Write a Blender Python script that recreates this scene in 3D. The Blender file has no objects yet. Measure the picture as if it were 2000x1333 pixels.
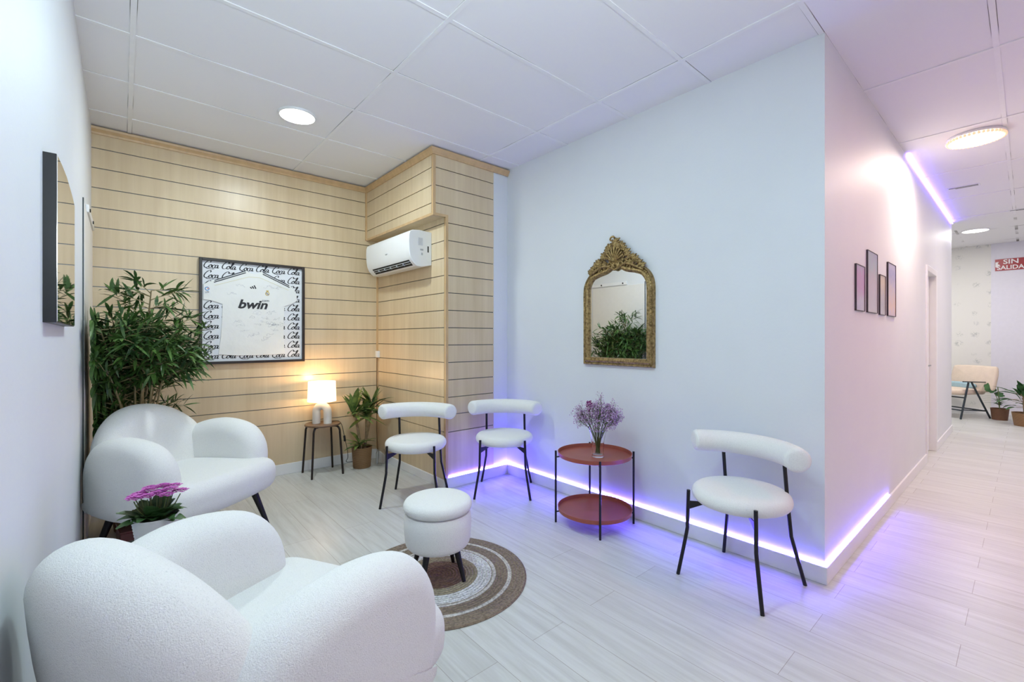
import bpy, math, random
from mathutils import Vector, Matrix
C = bpy.context.scene.collection
PI = math.pi
TH = 0.715
H = 2.90

# ------------------------------------------------------------------ camera
cam_data = bpy.data.cameras.new('camera')
cam = bpy.data.objects.new('camera', cam_data)
C.objects.link(cam)
cam.location = (0, 0, 1.29)
cam.rotation_euler = (PI / 2, 0, -TH)
cam_data.sensor_width = 36
cam_data.lens = 876 / 2000 * 36
cam_data.shift_y = -0.0025
cam_data.clip_start = 0.02
bpy.context.scene.camera = cam

# ------------------------------------------------------------------ world, exposure, lights
sc = bpy.context.scene
sc.view_settings.view_transform = 'Standard'
sc.view_settings.look = 'None'
sc.view_settings.gamma = 1
sc.view_settings.use_curve_mapping = False
sc.view_settings.exposure = 0.0
w = bpy.data.worlds.new('world')
sc.world = w
w.use_nodes = True
w.node_tree.nodes['Background'].inputs[0].default_value = (0.8, 0.9, 1.0, 1)
w.node_tree.nodes['Background'].inputs[1].default_value = 0.3

def lamp(name, loc, power, color, size=0.2, shape='DISK', rot=(0, 0, 0), spread=PI, size_y=None):
    d = bpy.data.lights.new(name, 'AREA')
    d.energy = power
    d.color = color
    d.shape = shape
    d.size = size
    if size_y: d.size_y = size_y
    d.spread = spread
    o = bpy.data.objects.new(name, d)
    o.location = loc
    o.rotation_euler = rot
    C.objects.link(o)
    return o

COOL = (0.66, 0.95, 1.0)
lamp('downlight_or_fill', (0.951, 3.453, H - 0.016), 22, (0.86, 0.98, 1.0), 0.19)
lamp('downlight_or_fill', (0.85, 1.50, H - 0.016), 17, COOL, 0.22)  # fill light added above the near armchair, out of view, no fixture
lamp('downlight_or_fill', (1.9, -0.10, H - 0.016), 4, COOL, 0.22)  # weak fill added overhead beside the camera, without a fixture
lamp('added_up_fill', (0.25, -0.5, 1.9), 30, (0.80, 0.98, 1.0), 0.45, rot=(math.radians(132), 0, 0), spread=2.2)  # added mid-air fill behind the camera, aimed up to brighten the ceiling
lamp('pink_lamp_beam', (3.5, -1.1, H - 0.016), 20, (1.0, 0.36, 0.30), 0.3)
lamp('crystal_lamp_beam', (5.1, 0.275, H - 0.075), 24, (1.0, 0.80, 0.66), 0.24)
lamp('downlight_or_fill', (9.574, 0.519, H - 0.016), 26, (1.0, 0.97, 0.92), 0.2)
lamp('downlight_or_fill', (7.4, -0.7, H - 0.016), 34, (1.0, 0.86, 0.78), 0.3)  # warm fill added to brighten the far corridor, outside the view
lamp('downlight_or_fill', (10.0, 2.4, H - 0.016), 30, (0.97, 0.97, 1.0), 0.3)  # unseen fill added to lift the far room, no lamp body

# ------------------------------------------------------------------ materials
MATS = {}
def new_mat(name):
    m = bpy.data.materials.new(name)
    m.use_nodes = True
    nt = m.node_tree
    return m, nt, nt.nodes['Principled BSDF']

def N(nt, kind, **kw):
    n = nt.nodes.new(kind)
    for k, v in kw.items():
        if k.startswith('i_'):
            n.inputs[k[2:]].default_value = v
        else:
            setattr(n, k, v)
    return n

def coords(nt, scale=(1, 1, 1), kind='Object'):
    tc = N(nt, 'ShaderNodeTexCoord')
    mp = N(nt, 'ShaderNodeMapping')
    mp.inputs['Scale'].default_value = scale
    nt.links.new(tc.outputs[kind], mp.inputs['Vector'])
    return mp.outputs['Vector']

def plain(name, col, rough=0.5, metal=0.0, noise=0.0, nscale=20, bump=0.0, bscale=200, emit=None, estr=0, spec=0.5, nstretch=(1, 1, 1), coat=0, sheen=0):
    if name in MATS: return MATS[name]
    m, nt, b = new_mat(name)
    b.inputs['Base Color'].default_value = (*col, 1)
    b.inputs['Roughness'].default_value = rough
    b.inputs['Metallic'].default_value = metal
    b.inputs['Specular IOR Level'].default_value = spec
    if coat: b.inputs['Coat Weight'].default_value = coat
    if sheen:
        b.inputs['Sheen Weight'].default_value = sheen
        b.inputs['Sheen Roughness'].default_value = 0.6
    v = coords(nt, nstretch)
    if noise:
        n = N(nt, 'ShaderNodeTexNoise'); n.inputs['Scale'].default_value = nscale; n.inputs['Detail'].default_value = 5
        nt.links.new(v, n.inputs['Vector'])
        r = N(nt, 'ShaderNodeValToRGB')
        r.color_ramp.elements[0].position = 0.3; r.color_ramp.elements[1].position = 0.7
        r.color_ramp.elements[0].color = (*[c * (1 - noise) for c in col], 1)
        r.color_ramp.elements[1].color = (*[min(1, c * (1 + noise * 0.6)) for c in col], 1)
        nt.links.new(n.outputs['Fac'], r.inputs['Fac'])
        nt.links.new(r.outputs['Color'], b.inputs['Base Color'])
    if bump:
        n2 = N(nt, 'ShaderNodeTexNoise'); n2.inputs['Scale'].default_value = bscale; n2.inputs['Detail'].default_value = 3
        nt.links.new(v, n2.inputs['Vector'])
        bp = N(nt, 'ShaderNodeBump'); bp.inputs['Strength'].default_value = bump; bp.inputs['Distance'].default_value = 0.01
        nt.links.new(n2.outputs['Fac'], bp.inputs['Height'])
        nt.links.new(bp.outputs['Normal'], b.inputs['Normal'])
    if emit:
        b.inputs['Emission Color'].default_value = (*emit, 1)
        b.inputs['Emission Strength'].default_value = estr
    MATS[name] = m
    return m

M_wall = plain('white_paint', (0.74, 0.76, 0.79), 0.55, bump=0.05, bscale=60, noise=0.015, nscale=3)
M_ceilbar = plain('ceiling_bar', (0.86, 0.86, 0.87), 0.5, noise=0.02)
M_base = plain('baseboard_white', (0.82, 0.82, 0.83), 0.35, noise=0.02, nscale=8)
M_white_frame = plain('white_frame', (0.75, 0.76, 0.78), 0.4, noise=0.02)
M_black = plain('black_metal', (0.012, 0.011, 0.014), 0.38, metal=0.3, noise=0.15)
M_white_pl = plain('white_plastic', (0.80, 0.81, 0.82), 0.3, noise=0.01)
M_grey_pl = plain('grey_plastic', (0.42, 0.44, 0.46), 0.4, noise=0.05)
M_dark = plain('dark_recess', (0.012, 0.011, 0.010), 0.8, noise=0.1)
M_terra = plain('terracotta_lacquer', (0.36, 0.085, 0.055), 0.38, noise=0.04, nscale=6)
M_ceramic = plain('white_ceramic', (0.78, 0.76, 0.73), 0.5, noise=0.03, bump=0.1, bscale=300)
M_soil = plain('dark_soil', (0.03, 0.02, 0.015), 0.9, noise=0.4, nscale=60, bump=0.6, bscale=90)
M_darkred = plain('dark_red_lacquer', (0.10, 0.010, 0.012), 0.25, noise=0.05)
M_bark = plain('plant_bark', (0.34, 0.25, 0.15), 0.8, noise=0.3, nscale=30, bump=0.4, bscale=80)
M_stemg = plain('green_stem', (0.12, 0.17, 0.05), 0.6, noise=0.2)
M_cane = plain('bamboo_cane', (0.32, 0.26, 0.13), 0.6, noise=0.25, nscale=40)
M_creamfab = plain('cream_cotton', (0.70, 0.58, 0.47), 0.85, noise=0.05, nscale=12, bump=0.25, bscale=40)
M_bluefab = plain('pale_blue_cotton', (0.36, 0.52, 0.58), 0.85, noise=0.08, nscale=30)

def boucle(name, col, sc_=420, strength=0.6):
    m, nt, b = new_mat(name)
    b.inputs['Roughness'].default_value = 0.95
    b.inputs['Specular IOR Level'].default_value = 0.15
    b.inputs['Sheen Weight'].default_value = 0.25
    v = coords(nt)
    n = N(nt, 'ShaderNodeTexNoise'); n.inputs['Scale'].default_value = sc_; n.inputs['Detail'].default_value = 4; n.inputs['Distortion'].default_value = 1.2
    vo = N(nt, 'ShaderNodeTexVoronoi'); vo.inputs['Scale'].default_value = sc_ * 0.8
    nt.links.new(v, n.inputs['Vector']); nt.links.new(v, vo.inputs['Vector'])
    mx = N(nt, 'ShaderNodeMath', operation='MULTIPLY_ADD'); mx.inputs[1].default_value = -0.6
    nt.links.new(vo.outputs['Distance'], mx.inputs[0]); nt.links.new(n.outputs['Fac'], mx.inputs[2])
    bp = N(nt, 'ShaderNodeBump'); bp.inputs['Strength'].default_value = strength; bp.inputs['Distance'].default_value = 0.0035
    nt.links.new(mx.outputs[0], bp.inputs['Height']); nt.links.new(bp.outputs['Normal'], b.inputs['Normal'])
    r = N(nt, 'ShaderNodeValToRGB')
    r.color_ramp.elements[0].position = 0.30; r.color_ramp.elements[1].position = 0.46
    r.color_ramp.elements[0].color = (*[c * 0.80 for c in col], 1); r.color_ramp.elements[1].color = (*col, 1)
    nt.links.new(n.outputs['Fac'], r.inputs['Fac']); nt.links.new(r.outputs['Color'], b.inputs['Base Color'])
    return m
M_boucle = boucle('white_boucle', (0.90, 0.90, 0.88))

def wood_slat():
    m, nt, b = new_mat('maple_laminate')
    b.inputs['Roughness'].default_value = 0.34
    v = coords(nt, (14, 14, 0.7))
    n = N(nt, 'ShaderNodeTexNoise'); n.inputs['Scale'].default_value = 1.6; n.inputs['Detail'].default_value = 8; n.inputs['Roughness'].default_value = 0.6
    nt.links.new(v, n.inputs['Vector'])
    v2 = coords(nt, (2.2, 2.2, 0.8))
    n2 = N(nt, 'ShaderNodeTexNoise'); n2.inputs['Scale'].default_value = 1.3; n2.inputs['Detail'].default_value = 2
    nt.links.new(v2, n2.inputs['Vector'])
    r = N(nt, 'ShaderNodeValToRGB')
    e = r.color_ramp.elements
    e[0].position = 0.28; e[0].color = (0.56, 0.42, 0.255, 1)
    e[1].position = 0.72; e[1].color = (0.74, 0.605, 0.41, 1)
    ad = N(nt, 'ShaderNodeMath', operation='MULTIPLY_ADD'); ad.inputs[1].default_value = 0.5
    nt.links.new(n2.outputs['Fac'], ad.inputs[0]); 
    ad2 = N(nt, 'ShaderNodeMath', operation='MULTIPLY'); ad2.inputs[1].default_value = 0.5
    nt.links.new(n.outputs['Fac'], ad2.inputs[0]); nt.links.new(ad2.outputs[0], ad.inputs[2])
    nt.links.new(ad.outputs[0], r.inputs['Fac']); nt.links.new(r.outputs['Color'], b.inputs['Base Color'])
    return m
M_wood = wood_slat()
M_trim = plain('maple_trim', (0.60, 0.40, 0.21), 0.4, noise=0.12, nscale=6, nstretch=(3, 3, 1))
M_groove = plain('groove_metal', (0.16, 0.16, 0.17), 0.35, metal=0.8, noise=0.1)

def floor_mat():
    m, nt, b = new_mat('pale_plank_floor')
    b.inputs['Roughness'].default_value = 0.34
    tc = N(nt, 'ShaderNodeTexCoord')
    sp = N(nt, 'ShaderNodeSeparateXYZ'); nt.links.new(tc.outputs['Object'], sp.inputs[0])
    cb = N(nt, 'ShaderNodeCombineXYZ')
    ax = N(nt, 'ShaderNodeMath', operation='ADD'); ax.inputs[1].default_value = 20 * 0.192 - 2.281 + 0.192 * 5
    ay = N(nt, 'ShaderNodeMath', operation='ADD'); ay.inputs[1].default_value = 12.0 - 0.631
    nt.links.new(sp.outputs['X'], ax.inputs[0]); nt.links.new(sp.outputs['Y'], ay.inputs[0])
    nt.links.new(ay.outputs[0], cb.inputs['X']); nt.links.new(ax.outputs[0], cb.inputs['Y'])
    br = N(nt, 'ShaderNodeTexBrick')
    br.inputs['Scale'].default_value = 1; br.inputs['Brick Width'].default_value = 1.2; br.inputs['Row Height'].default_value = 0.192
    br.inputs['Mortar Size'].default_value = 0.0011; br.inputs['Mortar Smooth'].default_value = 0.1; br.inputs['Bias'].default_value = 0
    br.offset = 0.37; br.offset_frequency = 2
    br.inputs['Color1'].default_value = (0.60, 0.61, 0.59, 1); br.inputs['Color2'].default_value = (0.66, 0.67, 0.655, 1)
    br.inputs['Mortar'].default_value = (0.36, 0.33, 0.30, 1)
    nt.links.new(cb.outputs[0], br.inputs['Vector'])
    mp = N(nt, 'ShaderNodeMapping'); mp.inputs['Scale'].default_value = (14, 0.9, 1)
    nt.links.new(tc.outputs['Object'], mp.inputs['Vector'])
    n = N(nt, 'ShaderNodeTexNoise'); n.inputs['Scale'].default_value = 2.2; n.inputs['Detail'].default_value = 9; n.inputs['Roughness'].default_value = 0.65; n.inputs['Distortion'].default_value = 0.5
    nt.links.new(mp.outputs[0], n.inputs['Vector'])
    r = N(nt, 'ShaderNodeValToRGB')
    r.color_ramp.elements[0].position = 0.3; r.color_ramp.elements[0].color = (0.80, 0.79, 0.775, 1)
    r.color_ramp.elements[1].position = 0.62; r.color_ramp.elements[1].color = (1, 1, 1, 1)
    nt.links.new(n.outputs['Fac'], r.inputs['Fac'])
    mx = N(nt, 'ShaderNodeMix', data_type='RGBA', blend_type='MULTIPLY'); mx.inputs[0].default_value = 1
    nt.links.new(br.outputs['Color'], mx.inputs[6]); nt.links.new(r.outputs['Color'], mx.inputs[7])
    nt.links.new(mx.outputs[2], b.inputs['Base Color'])
    bp = N(nt, 'ShaderNodeBump'); bp.inputs['Strength'].default_value = 0.3; bp.inputs['Distance'].default_value = 0.002; bp.invert = True
    nt.links.new(br.outputs['Fac'], bp.inputs['Height']); nt.links.new(bp.outputs['Normal'], b.inputs['Normal'])
    return m
M_floor = floor_mat()

GX, GY = 0.041, 0.716
def ceil_mat():
    m, nt, b = new_mat('ceiling_tile')
    b.inputs['Roughness'].default_value = 0.75
    tc = N(nt, 'ShaderNodeTexCoord')
    sp = N(nt, 'ShaderNodeSeparateXYZ'); nt.links.new(tc.outputs['Object'], sp.inputs[0])
    def line(out, origin, pitch):
        a = N(nt, 'ShaderNodeMath', operation='ADD'); a.inputs[1].default_value = 24 * pitch - origin + pitch / 2
        nt.links.new(out, a.inputs[0])
        d = N(nt, 'ShaderNodeMath', operation='MODULO'); d.inputs[1].default_value = pitch
        nt.links.new(a.outputs[0], d.inputs[0])
        s = N(nt, 'ShaderNodeMath', operation='SUBTRACT'); s.inputs[1].default_value = pitch / 2
        nt.links.new(d.outputs[0], s.inputs[0])
        ab = N(nt, 'ShaderNodeMath', operation='ABSOLUTE'); nt.links.new(s.outputs[0], ab.inputs[0])
        lt = N(nt, 'ShaderNodeMath', operation='LESS_THAN'); lt.inputs[1].default_value = 0.0150
        nt.links.new(ab.outputs[0], lt.inputs[0])
        return lt.outputs[0]
    l1 = line(sp.outputs['X'], GX, 1.2); l2 = line(sp.outputs['Y'], GY, 0.6)
    mxm = N(nt, 'ShaderNodeMath', operation='MAXIMUM'); nt.links.new(l1, mxm.inputs[0]); nt.links.new(l2, mxm.inputs[1])
    n = N(nt, 'ShaderNodeTexNoise'); n.inputs['Scale'].default_value = 1.7; n.inputs['Detail'].default_value = 2
    nt.links.new(tc.outputs['Object'], n.inputs['Vector'])
    r = N(nt, 'ShaderNodeValToRGB'); r.color_ramp.elements[0].position = 0.48; r.color_ramp.elements[1].position = 0.62
    nt.links.new(n.outputs['Fac'], r.inputs['Fac'])
    f = N(nt, 'ShaderNodeMath', operation='MULTIPLY'); nt.links.new(mxm.outputs[0], f.inputs[0]); nt.links.new(r.outputs['Color'], f.inputs[1])
    mx = N(nt, 'ShaderNodeMix', data_type='RGBA')
    mx.inputs[6].default_value = (0.84, 0.835, 0.85, 1); mx.inputs[7].default_value = (0.22, 0.21, 0.20, 1)
    nt.links.new(f.outputs[0], mx.inputs[0]); nt.links.new(mx.outputs[2], b.inputs['Base Color'])
    return m
M_ceil = ceil_mat()

def wallpaper_mat():
    m, nt, b = new_mat('floral_wallpaper')
    b.inputs['Roughness'].default_value = 0.7
    tc = N(nt, 'ShaderNodeTexCoord')
    mp = N(nt, 'ShaderNodeMapping'); mp.inputs['Scale'].default_value = (1, 6.2, 7.0)
    nt.links.new(tc.outputs['Object'], mp.inputs['Vector'])
    nz = N(nt, 'ShaderNodeTexNoise'); nz.inputs['Scale'].default_value = 5; nz.inputs['Detail'].default_value = 3
    nt.links.new(mp.outputs[0], nz.inputs['Vector'])
    vo = N(nt, 'ShaderNodeTexVoronoi'); vo.inputs['Scale'].default_value = 1.0; vo.inputs['Randomness'].default_value = 0.45
    mxv = N(nt, 'ShaderNodeMix', data_type='VECTOR'); mxv.inputs[0].default_value = 0.16
    nt.links.new(mp.outputs[0], mxv.inputs[4]); nt.links.new(nz.outputs['Color'], mxv.inputs[5])
    nt.links.new(mxv.outputs[1], vo.inputs['Vector'])
    r = N(nt, 'ShaderNodeValToRGB')
    e = r.color_ramp.elements; e[0].position = 0.16; e[0].color = (1, 1, 1, 1); e[1].position = 0.36; e[1].color = (0, 0, 0, 1)
    nt.links.new(vo.outputs['Distance'], r.inputs['Fac'])
    n2 = N(nt, 'ShaderNodeTexNoise'); n2.inputs['Scale'].default_value = 48; n2.inputs['Detail'].default_value = 2
    nt.links.new(tc.outputs['Object'], n2.inputs['Vector'])
    r2 = N(nt, 'ShaderNodeValToRGB'); r2.color_ramp.elements[0].position = 0.45; r2.color_ramp.elements[1].position = 0.56
    nt.links.new(n2.outputs['Fac'], r2.inputs['Fac'])
    mu = N(nt, 'ShaderNodeMath', operation='MULTIPLY'); nt.links.new(r.outputs['Color'], mu.inputs[0]); nt.links.new(r2.outputs['Color'], mu.inputs[1])
    mx = N(nt, 'ShaderNodeMix', data_type='RGBA')
    mx.inputs[6].default_value = (0.76, 0.75, 0.71, 1); mx.inputs[7].default_value = (0.53, 0.54, 0.52, 1)
    nt.links.new(mu.outputs[0], mx.inputs[0]); nt.links.new(mx.outputs[2], b.inputs['Base Color'])
    return m
M_paper = wallpaper_mat()
M_lav = plain('lavender_paint', (0.72, 0.71, 0.78), 0.55, noise=0.02)

def leaf_mat(name, c1, c2, rough=0.42, nscale=9):
    m, nt, b = new_mat(name)
    b.inputs['Roughness'].default_value = rough
    v = coords(nt)
    n = N(nt, 'ShaderNodeTexNoise'); n.inputs['Scale'].default_value = nscale; n.inputs['Detail'].default_value = 3
    nt.links.new(v, n.inputs['Vector'])
    r = N(nt, 'ShaderNodeValToRGB'); r.color_ramp.elements[0].position = 0.35; r.color_ramp.elements[1].position = 0.68
    r.color_ramp.elements[0].color = (*c1, 1); r.color_ramp.elements[1].color = (*c2, 1)
    nt.links.new(n.outputs['Fac'], r.inputs['Fac']); nt.links.new(r.outputs['Color'], b.inputs['Base Color'])
    return m
M_leafb = leaf_mat('bamboo_leaf', (0.016, 0.055, 0.014), (0.10, 0.20, 0.04), nscale=12)
M_leafd = leaf_mat('strap_leaf', (0.02, 0.065, 0.02), (0.24, 0.32, 0.08), nscale=14)
M_leafk = leaf_mat('succulent_leaf', (0.02, 0.075, 0.015), (0.10, 0.20, 0.07), nscale=18)
M_leafm = leaf_mat('far_leaf', (0.012, 0.06, 0.02), (0.06, 0.17, 0.05), nscale=10)
M_pinkfl = leaf_mat('pink_petals', (0.40, 0.05, 0.32), (0.68, 0.16, 0.56), 0.6, 60)
M_lilac = leaf_mat('lilac_blossom', (0.33, 0.14, 0.36), (0.68, 0.50, 0.70), 0.7, 70)
M_magenta = plain('magenta_blossom', (0.25, 0.02, 0.16), 0.7, noise=0.3, nscale=90)
M_whitefl = plain('white_blossom', (0.75, 0.72, 0.75), 0.7, noise=0.1, nscale=90)

def wicker_mat(name, c1, c2):
    m, nt, b = new_mat(name)
    b.inputs['Roughness'].default_value = 0.75
    v = coords(nt)
    wv = N(nt, 'ShaderNodeTexWave'); wv.bands_direction = 'Z'; wv.inputs['Scale'].default_value = 34; wv.inputs['Distortion'].default_value = 2.5; wv.inputs['Detail'].default_value = 2
    nt.links.new(v, wv.inputs['Vector'])
    r = N(nt, 'ShaderNodeValToRGB'); r.color_ramp.elements[0].color = (*c1, 1); r.color_ramp.elements[1].color = (*c2, 1)
    nt.links.new(wv.outputs['Fac'], r.inputs['Fac']); nt.links.new(r.outputs['Color'], b.inputs['Base Color'])
    bp = N(nt, 'ShaderNodeBump'); bp.inputs['Strength'].default_value = 0.6; bp.inputs['Distance'].default_value = 0.004
    nt.links.new(wv.outputs['Fac'], bp.inputs['Height']); nt.links.new(bp.outputs['Normal'], b.inputs['Normal'])
    return m
M_wicker = wicker_mat('wicker', (0.17, 0.085, 0.035), (0.42, 0.25, 0.12))
M_wickerd = wicker_mat('dark_wicker', (0.12, 0.055, 0.03), (0.30, 0.15, 0.08))

def gold_mat():
    m, nt, b = new_mat('antique_gold')
    b.inputs['Roughness'].default_value = 0.42; b.inputs['Metallic'].default_value = 0.75
    v = coords(nt)
    n = N(nt, 'ShaderNodeTexNoise'); n.inputs['Scale'].default_value = 55; n.inputs['Detail'].default_value = 4
    nt.links.new(v, n.inputs['Vector'])
    r = N(nt, 'ShaderNodeValToRGB'); e = r.color_ramp.elements
    e[0].position = 0.30; e[0].color = (0.13, 0.08, 0.03, 1); e[1].position = 0.60; e[1].color = (0.40, 0.285, 0.12, 1)
    nt.links.new(n.outputs['Fac'], r.inputs['Fac']); nt.links.new(r.outputs['Color'], b.inputs['Base Color'])
    bp = N(nt, 'ShaderNodeBump'); bp.inputs['Strength'].default_value = 0.7; bp.inputs['Distance'].default_value = 0.006
    nt.links.new(n.outputs['Fac'], bp.inputs['Height']); nt.links.new(bp.outputs['Normal'], b.inputs['Normal'])
    return m
M_gold = gold_mat()
M_mirror = plain('mirror_silver', (0.90, 0.92, 0.92), 0.01, metal=1.0)
M_mirror2 = plain('bronze_mirror_silver', (0.88, 0.84, 0.80), 0.02, metal=1.0)

def glass_mat(name, col=(1, 1, 1), rough=0.02):
    m, nt, b = new_mat(name)
    b.inputs['Base Color'].default_value = (*col, 1); b.inputs['Transmission Weight'].default_value = 1
    b.inputs['Roughness'].default_value = rough; b.inputs['IOR'].default_value = 1.45
    return m
M_glass = glass_mat('clear_glass')

def emis(name, col, s):
    m, nt, b = new_mat(name)
    b.inputs['Base Color'].default_value = (0.8, 0.8, 0.8, 1)
    b.inputs['Emission Color'].default_value = (*col, 1); b.inputs['Emission Strength'].default_value = s
    return m
M_disc = emis('lit_diffuser', (0.92, 0.98, 1.0), 6)
M_discw = emis('lit_diffuser_warm', (1.0, 0.96, 0.86), 6)
M_led = emis('violet_led', (0.13, 0.09, 1.0), 150)
M_ledtape = emis('violet_led_tape', (0.14, 0.10, 1.0), 26)
M_shade = emis('lit_lamp_shade', (1.0, 0.72, 0.42), 2.2)
M_shade.node_tree.nodes['Principled BSDF'].inputs['Base Color'].default_value = (0.8, 0.75, 0.66, 1)

# ------------------------------------------------------------------ mesh builder
class MB:
    def __init__(s): s.v = []; s.f = []; s.mi = []; s.cur = 0; s.M = Matrix.Identity(4)
    def add(s, vs, fs):
        o = len(s.v)
        s.v += [tuple(s.M @ Vector(v)) for v in vs]
        s.f += [tuple(i + o for i in f) for f in fs]; s.mi += [s.cur] * len(fs)
        return s
    def box(s, x0, x1, y0, y1, z0, z1):
        return s.add([(x0, y0, z0), (x1, y0, z0), (x1, y1, z0), (x0, y1, z0), (x0, y0, z1), (x1, y0, z1), (x1, y1, z1), (x0, y1, z1)],
              [(0, 3, 2, 1), (4, 5, 6, 7), (0, 1, 5, 4), (1, 2, 6, 5), (2, 3, 7, 6), (3, 0, 4, 7)])
    def grid(s, rings, closed=True, cap0=False, cap1=False):
        n = len(rings[0]); vs = [p for r in rings for p in r]; fs = []
        for i in range(len(rings) - 1):
            for j in range(n if closed else n - 1):
                k = (j + 1) % n
                fs.append((i * n + j, i * n + k, (i + 1) * n + k, (i + 1) * n + j))
        if cap0: fs.append(tuple(reversed(range(n))))
        if cap1: fs.append(tuple((len(rings) - 1) * n + j for j in range(n)))
        return s.add(vs, fs)
    def lathe(s, prof, c=(0, 0, 0), n=32, sx=1, sy=1):
        rings = [[(c[0] + r * sx * math.cos(2 * PI * j / n), c[1] + r * sy * math.sin(2 * PI * j / n), c[2] + z) for j in range(n)] for r, z in prof]
        return s.grid(rings, True, prof[0][0] > 1e-5, prof[-1][0] > 1e-5)
    def tube(s, pts, r, n=10, caps=True, closed=False, squash=1.0):
        pts = [Vector(p) for p in pts]; rad = r if isinstance(r, (list, tuple)) else [r] * len(pts)
        L = len(pts); rings = []; prev = None
        for i, p in enumerate(pts):
            if closed: t = pts[(i + 1) % L] - pts[i - 1]
            else: t = pts[min(i + 1, L - 1)] - pts[max(i - 1, 0)]
            t.normalize()
            if prev is None:
                u = t.cross(Vector((0, 0, 1)))
                if u.length < 0.05: u = t.cross(Vector((0, 1, 0)))
            else: u = prev - t * prev.dot(t)
            u.normalize(); prev = u; w_ = t.cross(u)
            rings.append([tuple(p + (u * math.cos(2 * PI * j / n) + w_ * squash * math.sin(2 * PI * j / n)) * rad[i]) for j in range(n)])
        if closed: rings.append(rings[0])
        return s.grid(rings, True, caps and not closed, caps and not closed)
    def ball(s, c, r, n=10, m=6, sc=(1, 1, 1)):
        rings = [[(c[0] + r * sc[0] * math.sin(PI * i / m) * math.cos(2 * PI * j / n), c[1] + r * sc[1] * math.sin(PI * i / m) * math.sin(2 * PI * j / n), c[2] + r * sc[2] * math.cos(PI * i / m)) for j in range(n)] for i in range(m + 1)]
        return s.grid(rings)
    def build(s, name, mats, parent=None, smooth=35, label=None, bevel=0, kind=None):
        me = bpy.data.meshes.new(name)
        me.from_pydata(s.v, [], s.f)
        if not isinstance(mats, (list, tuple)): mats = [mats]
        for m in mats: me.materials.append(m)
        for p, mi in zip(me.polygons, s.mi): p.material_index = mi
        me.update()
        if smooth:
            for p in me.polygons: p.use_smooth = True
            me.set_sharp_from_angle(angle=math.radians(smooth))
        o = bpy.data.objects.new(name, me)
        C.objects.link(o)
        if parent is not None: o.parent = parent
        if bevel:
            md = o.modifiers.new('bevel', 'BEVEL'); md.width = bevel; md.segments = 2; md.limit_method = 'ANGLE'
        if label: o['label'] = label
        if kind: o['kind'] = kind
        return o

def cr(pts, n=6, closed=False):
    """Catmull-Rom through points"""
    P = [Vector(p) for p in pts]; out = []; L = len(P)
    rng = range(L if closed else L - 1)
    for i in rng:
        a = P[(i - 1) % L] if (closed or i > 0) else P[0]; b = P[i]; c = P[(i + 1) % L]
        d = P[(i + 2) % L] if (closed or i + 2 < L) else P[-1]
        for k in range(n):
            t = k / n
            out.append(0.5 * ((2 * b) + (c - a) * t + (2 * a - 5 * b + 4 * c - d) * t * t + (3 * b - a - 3 * c + d) * t ** 3))
    if not closed: out.append(P[-1])
    return out

def puff(mb, outline, thick, r, fn, n=7, dome=0.0):
    """closed 2D outline -> pillow-like solid; rim rounded with radius r. fn(a,b,t)->xyz"""
    L = len(outline); O = [Vector((p[0], p[1])) for p in outline]
    area = sum(O[i].x * O[(i + 1) % L].y - O[(i + 1) % L].x * O[i].y for i in range(L)) / 2
    sg = 1 if area > 0 else -1
    nr = []
    for i in range(L):
        t = (O[(i + 1) % L] - O[i - 1]).normalized(); nr.append(Vector((-t.y, t.x)) * sg)
    cen = sum(O, Vector((0, 0))) / L
    h = thick / 2; rz = min(r, h) if r > h else r
    def ring(ins, t, k=0.0):
        out = []
        for p, m in zip(O, nr):
            q = p + m * ins
            q = q.lerp(cen, k)
            out.append(fn(q.x, q.y, t))
        return out
    rings = []
    ks = [0.97, 0.8, 0.6, 0.4, 0.2, 0.08]
    for k in ks: rings.append(ring(r, -h - dome * (1 - (1 - k) ** 2), k))
    for i in range(n + 1):
        a = PI / 2 * i / n
        rings.append(ring(r * (1 - math.sin(a)), -h + rz * (1 - math.cos(a))))
    for i in range(n + 1):
        a = PI / 2 * i / n
        rings.append(ring(r * (1 - math.cos(a)), h - rz * (1 - math.sin(a))))
    for k in reversed(ks): rings.append(ring(r, h + dome * (1 - (1 - k) ** 2), k))
    mb.grid(rings, True, True, True)

def tag(o, label, cat, group=None, kind=None):
    o['label'] = label; o['category'] = cat
    if group: o['group'] = group
    if kind: o['kind'] = kind
    return o
def thing(name, label, cat, loc=(0, 0, 0), rz=0, group=None):
    o = bpy.data.objects.new(name, None); C.objects.link(o)
    o.location = loc; o.rotation_euler = (0, 0, rz); o.empty_display_size = 0.1
    return tag(o, label, cat, group)
def struct(mb, name, m, **k):
    o = mb.build(name, m, **k); o['kind'] = 'structure'; return o
def children_of(o): return [c for c in C.objects if c.parent == o]
def dup(root, loc, rz, label):
    def cp(o, par):
        c = o.copy(); C.objects.link(c); c.parent = par
        for ch in children_of(o): cp(ch, c)
        return c
    r = cp(root, None); r.location = loc; r.rotation_euler = (0, 0, rz); r['label'] = label
    return r

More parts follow.
